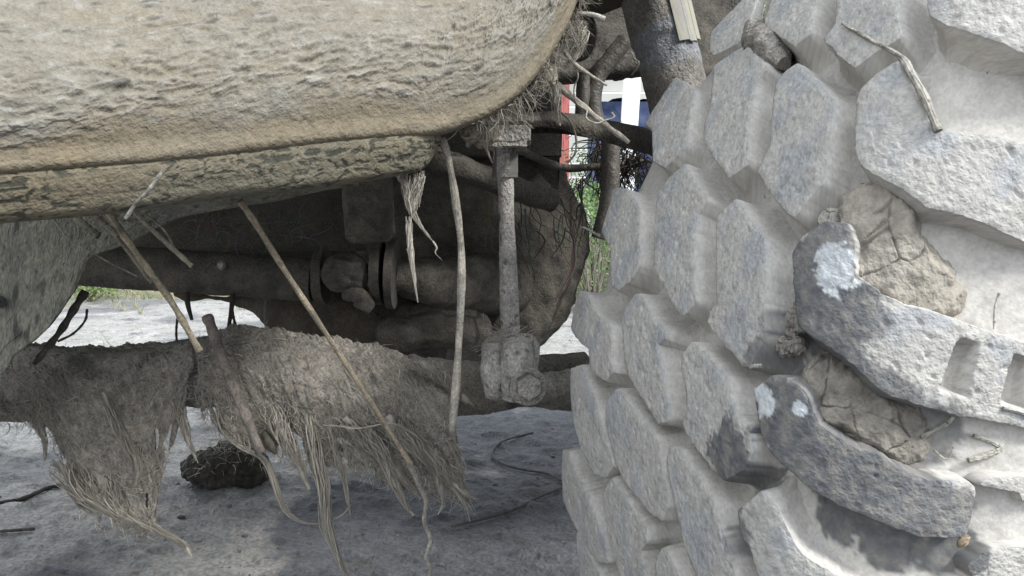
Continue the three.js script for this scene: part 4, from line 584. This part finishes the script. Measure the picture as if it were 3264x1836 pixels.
{ // mud packed into the shoulder grooves: plates with fine cracks, thinning out at the edges
  const cake = (label, d0, s0, d1, s1, rad, top, ca, cb, nCells) => {
    const K = Math.PI / 180 * .6, ax = d0 * K, bx = d1 * K, m = rad * 1.5, X0 = Math.min(ax, bx) - m, X1 = Math.max(ax, bx) + m, Y0 = Math.min(s0, s1) - m, Y1 = Math.max(s0, s1) + m, n = 190, cells = [], pos = [], col = [], uv = [], idx = [], oks = [];
    for (let k = 0; k < nCells; k++) cells.push([rr(X0, X1), rr(Y0, Y1)]);
    for (let j = 0; j <= n; j++) for (let i = 0; i <= n; i++) {
      const x = mix(X0, X1, i / n), s = mix(Y0, Y1, j / n), w = .005 * fbm(x * 60, s * 60, 4, 3); let f1 = 9, f2 = 9; for (const [a, q] of cells) { const e = Math.hypot(x - a + w, s - q - w); if (e < f1) { f2 = f1; f1 = e; } else if (e < f2) f2 = e; }
      const t = cl(((x - ax) * (bx - ax) + (s - s0) * (s1 - s0)) / ((bx - ax) ** 2 + (s1 - s0) ** 2)), edge = Math.hypot(x - mix(ax, bx, t), s - mix(s0, s1, t)) / rad + .55 * fbm(x * 34, s * 34, 9, 4), crack = (1 - ss(.0001, .0011, f2 - f1 + .001 * noise(x * 150, s * 150))) * ss(-.1, .12, fbm(x * 25, s * 25, 31, 2));
      const low = -DEPTH * (1 - .75 * ss(.20, .35, s)) - .003, h = low + Math.max(.002, top - low) * (1 - ss(.5, 1.08, edge)) - .0016 * crack + .003 * fbm(x * 34, s * 34, 12, 3) + .0022 * fbm(x * 120, s * 120, 2, 3), p = onTread(x / K, s * 1000, h * 1000);
      pos.push(p.x, p.y, p.z); uv.push(x, s); col.push(...mix3(mix3(ca, cb, cl(.5 + 2 * fbm(x * 70, s * 70, 6, 3))), cb.map(v => v * .5), crack * .5)); oks.push(edge < 1.14);
    }
    for (let j = 0; j < n; j++) for (let i = 0; i < n; i++) { const a = j * (n + 1) + i; if (oks[a] && oks[a + 1] && oks[a + n + 1] && oks[a + n + 2]) idx.push(a, a + n + 1, a + 1, a + 1, a + n + 1, a + n + 2); }
    thing('mud_cake', label, 'mud', geom(pos, idx, col, uv), M.panel);
  };
  cake('cracked brown mud cake filling the shoulder groove above the two-tone lug', 22.5, .198, 19.4, .245, .034, -.0095, [.42, .38, .32], [.31, .28, .235], 26);
  cake('crumbly dark mud packed along the upper side of the darkest lug', 12.6, .204, 10.9, .262, .026, -.0125, [.31, .28, .235], [.19, .172, .148], 20);  // darker browns than the other packed mud
  cake('lump of dry mud bridging two middle lugs of the tread', 22.0, .171, 21.2, .176, .012, -.010, [.48, .45, .40], [.36, .34, .30], 8);
  const cr = []; for (let k = 0; k < 46; k++) { const p = onTread(rr(14.0, 17.6), rr(167, 178), rr(-17, -10)), r = rr(.0015, .0045); cr.push(paint(new THREE.IcosahedronGeometry(r, 3).translate(p.x, p.y, p.z), clodCol, lumpy(300, r * .8))); }
  thing('mud_crumbs', 'heap of small mud crumbs between middle lug and dark shoulder lug', 'mud', merge(cr), M.silt).userData.kind = 'stuff';
}
// ---------------------------------------------------------------- on the ground
{
  const c = onGround(706, 1555); c.z -= .06;
  const g = groupThing('peat_clod', 'dark peaty clod full of straw bits lying on the pale mud', 'clod', V(c.x, 0, c.z));
  part(g, 'peat', paint(new THREE.IcosahedronGeometry(.125, 40).scale(1, .56, .8).translate(c.x, .045, c.z), p => mix3([.075, .064, .050], [.028, .025, .020], cl(.5 + 2 * fbm(p.x * 60, p.y * 60, p.z * 60, 3))), p => .042 * fbm(p.x * 14, p.y * 14, p.z * 14, 4) + .012 * fbm(p.x * 60, p.y * 60, p.z * 60, 3)), M.mud);
  const th = []; for (let k = 0; k < 150; k++) { const a = rr(0, 6.28), b = rr(.1, 1.4), p = V(c.x + .135 * Math.cos(a) * Math.cos(b), .05 + .078 * Math.sin(b), c.z + .108 * Math.sin(a) * Math.cos(b)); th.push(hair(p, V(rr(-1, 1), rr(-.3, .5), rr(-.2, 1)), rr(.015, .05), rr(.0005, .0012), .5, rr(0, 99), rootTone())); }
  part(g, 'fine_roots', merge(th), M.fibre).userData.kind = 'stuff';
  const gr = (name, label, cat, pts, r, col) => thing(name, label, cat, stick(pts.map(([x, y, h = .008]) => { const q = onGround(x, y, h); q.y = groundH(q.x, q.z) + h; return q; }), r, col), M.bark);
  gr('root', 'dark root loop lying on the shaded ground below the link', 'root', [[1700, 1375], [1600, 1405], [1570, 1430], [1590, 1462], [1660, 1485], [1740, 1500], [1800, 1530]], .0036, [.12, .115, .11]);
  gr('root', 'straight dark root running over the shaded ground to the tyre', 'root', [[1440, 1665], [1540, 1640], [1640, 1610], [1720, 1575], [1800, 1545]], .0034, [.11, .105, .10]);
  gr('twig', 'black rotten twig on the pale ground beside the peat clod', 'twig', [[-20, 1600], [60, 1588], [110, 1570], [150, 1552], [195, 1540]], .006, [.07, .065, .055]);
  gr('twig', 'thin grey twig flat on the pale mud beyond the rotten one', 'twig', [[-30, 1690], [40, 1684], [110, 1678]], .004, [.13, .12, .10]);
  const crumbs = []; for (let k = 0; k < 220; k++) { const x = rr(-2.6, .6), z = -rr(1.7, 6.5), r = rr(.003, .010); crumbs.push(paint(new THREE.IcosahedronGeometry(r, 2).scale(1, .6, 1).translate(x, groundH(x, z) + r * .2, z), p => mix3([.30, .285, .26], [.13, .125, .115], cl(.5 + 2.5 * noise(x * 31, z * 31))), lumpy(90, r * .7))); }
  const o = thing('mud_crumbs', 'loose crumbs and pebbles scattered over the muddy ground', 'mud', merge(crumbs), M.mud); o.userData.kind = 'stuff';
}
// ---------------------------------------------------------------- beyond the truck
{ // grass along the edge of the mud
  const blades = []; for (let k = 0; k < 9; k++) { const a = rr(0, 6.28), l = rr(.04, .11), lean = rr(.1, .7), pts = []; for (let i = 0; i <= 3; i++) { const t = i / 3; pts.push(V(Math.cos(a) * (.01 + lean * l * t * t), l * t * (1 - .3 * lean * t), Math.sin(a) * (.01 + lean * l * t * t))); } blades.push(thread(pts, rr(.0018, .0034), [1, 1, 1])); }
  const tuft = merge(blades), N = 2600, im = new THREE.InstancedMesh(tuft, M.plain, N), m = new THREE.Matrix4(), q = new THREE.Quaternion(), c = new THREE.Color();
  for (let k = 0; k < N; k++) { const z = -rr(6.4, 10), x = rr(-5.6, 1.9), den = fbm(x * 1.6, z * 1.6, 3, 3); const s = rr(.5, 1.2) * (z < -7.3 || den > .1 ? 1 : .01); q.setFromAxisAngle(V(0, 1, 0), rr(0, 6.28)); m.compose(V(x, groundH(x, z) - .004, z), q, V(s, s, s)); im.setMatrixAt(k, m); const t = rnd(); c.setRGB(...mix3([.15, .18, .085], [.40, .36, .25], Math.sqrt(t) * .9)); im.setColorAt(k, c); }
  im.name = 'grass'; im.userData = { kind: 'stuff', label: 'short mixed green and straw-coloured grass edging the mud', category: 'grass' }; fin(im); scene.add(im);
}
const board = (x0, x1, y0, y1, z, dep, colr, nx = 3, ny = 8, dsp) => paint(new THREE.BoxGeometry(x1 - x0, y1 - y0, dep, nx, ny, 1).translate((x0 + x1) / 2, (y0 + y1) / 2, z), colr, dsp);
{
  const s = groupThing('white_shed', 'white shed with a weathered red plank door behind the truck', 'shed', V(-.4, 0, -10.6));
  for (let k = 0; k < 9; k++) part(s, 'wall_board', board(-2.3, .40, .05 + k * .3, .335 + k * .3, -10.6, .05, p => mix3([.74, .74, .73], [.60, .60, .59], cl(.5 + noise(p.x * 3, p.y * 9))), 12, 2), M.plain);
  for (let k = 0; k < 4; k++) part(s, 'door_plank', board(.41 + k * .082, .487 + k * .082, .05, 2.7, -10.59, .06, p => { const w = fbm(p.x * 60, p.y * 7, 3, 3); return mix3([.40, .11, .10], [.15, .07, .065], ss(.0, .3, w)); }, 12, 90), M.plain);
  part(s, 'roof', board(-2.6, 1.0, 2.78, 2.9, -11.4, 2.2, () => [.16, .16, .17]), M.plain);
  const b = groupThing('grey_barn', 'pale grey boarded barn far behind the wheel arch', 'barn', V(2.5, 0, -16));
  for (let k = 0; k < 14; k++) part(b, 'wall_board', board(.9, 5.2, .1 + k * .27, .345 + k * .27, -16, .06, p => mix3([.50, .50, .47], [.36, .36, .34], cl(.5 + 1.2 * noise(p.x * 2, k * 3.3))), 16, 1), M.plain);
  part(b, 'roof', board(.6, 5.5, 3.95, 4.1, -17.2, 3.2, () => [.14, .14, .15]), M.plain);
  part(b, 'doorway_painted_dark', board(1.62, 1.86, .1, 2.6, -15.95, .06, () => [.02, .02, .02]), M.plain);  // near-black board, the dark inside of an opening put into its colour
  const sh = new THREE.Shape(); [[0, 0], [.115, 0], [.115, 1.93], [.108, 1.96], [.098, 1.92], [.088, 1.945], [.07, 1.925], [.05, 1.94], [.03, 1.915], [.015, 1.935], [0, 1.90]].forEach(([x, y], i) => i ? sh.lineTo(x, y) : sh.moveTo(x, y));
  const post = paint(new THREE.ExtrudeGeometry(sh, { depth: .045, bevelEnabled: true, bevelSize: .003, bevelThickness: .003, bevelSegments: 1 }).rotateZ(-.05).translate(.72, -.02, -6.0), p => mix3([.80, .80, .80], [.66, .66, .66], cl(.5 + fbm(p.x * 90, p.y * 4, 2, 2))));
  thing('white_post', 'white painted board post with a splintered top', 'post', post, M.plain);
  const pile = groupThing('covered_pile', 'pile under a dark blue tarpaulin behind the white post', 'tarpaulin', V(1.5, 0, -7.6));
  part(pile, 'tarpaulin', paint(new THREE.BoxGeometry(1.5, .8, 1.0, 40, 24, 24).translate(1.5, 1.33, -7.6), p => mix3([.030, .055, .15], [.05, .08, .19], cl(.5 + fbm(p.x * 6, p.y * 6, p.z * 6, 3))), p => .10 * fbm(p.x * 3.5, p.y * 3.5, p.z * 3.5, 3) + .03 * ridge(p.x * 8, p.y * 8, p.z * 8, 2)), M.rubber);
  for (let j = 0; j < 3; j++) for (let i = 0; i < 5; i++) part(pile, 'log', sweep([V(.95 + i * .27 + j * .05, .16 + j * .27, -8.1), V(.95 + i * .27 + j * .05, .16 + j * .27, -7.05)], .125, { seg: 6, n: 18, disp: lumpy(8, .02), col: p => mix3([.30, .26, .20], [.16, .14, .11], cl(.5 + fbm(p.x * 9, p.y * 9, p.z * 9, 2))) }), M.bark);
}
{ // shrub and dead brush seen through the arch
  const shrub = (name, label, c, w, h, leaf, n, wood) => {
    const g = groupThing(name, label, 'shrub', V(c.x, 0, c.z)), st = [], lv = [];
    for (let k = 0; k < 16; k++) { const a = rr(0, 6.28), e = V(c.x + Math.cos(a) * w * rr(.2, .9), h * rr(.6, 1), c.z + Math.sin(a) * w * rr(.2, .9)); st.push(stick([V(c.x + rr(-.05, .05), -.02, c.z + rr(-.05, .05)), V(mix(c.x, e.x, .4) + rr(-.06, .06), e.y * .5, mix(c.z, e.z, .4)), e], t => .006 - .0045 * t, wood, { seg: 10, n: 5 })); }
    part(g, 'stems', merge(st), M.bark);
    if (n) { const pos = [], cs = [], uv = [], ix = []; for (let k = 0; k < n; k++) { const a = rr(0, 6.28), u = Math.sqrt(rnd()) * w, y = h * Math.pow(rnd(), .6), p = V(c.x + Math.cos(a) * u, y + rr(-.03, .05), c.z + Math.sin(a) * u), l = rr(.02, .045), d = V(rr(-1, 1), rr(-.5, 1), rr(-1, 1)).normalize(), s = d.clone().cross(V(rr(-1, 1), rr(-1, 1), rr(-1, 1))).normalize().multiplyScalar(l * .35), m = p.clone().addScaledVector(d, l * .5), e = p.clone().addScaledVector(d, l), b = pos.length / 3, q = mix3(leaf, leaf.map(x => x * .45), rnd()); for (const z of [p, m.clone().add(s), e, m.clone().sub(s)]) { pos.push(z.x, z.y, z.z); cs.push(...q); uv.push(0, 0); } ix.push(b, b + 1, b + 2, b, b + 2, b + 3); } part(g, 'leaves', geom(pos, ix, cs, uv), M.leaf).userData.kind = 'stuff'; }
    return g;
  };
  shrub('green_shrub', 'bright green leafy shrub glimpsed through the wheel arch', V(.66, 0, -6.6), .34, 1.0, [.17, .30, .08], 2600, [.12, .10, .07]);
  shrub('green_shrub', 'low olive shrub at the foot of the red door', V(.98, 0, -9.6), .4, 1.5, [.12, .20, .06], 1800, [.12, .10, .07]);
  shrub('dead_brush', 'leafless pale brush standing beside the green shrub', V(.55, 0, -5.6), .35, 1.2, [.2, .2, .1], 0, [.30, .27, .22]);
  shrub('green_shrub', 'ragged grassy bush at the edge of the mud beyond the shaft', V(-3.75, 0, -7.2), .35, .30, [.16, .25, .06], 1200, [.2, .18, .1]);
}
renderer.render(scene, camera);
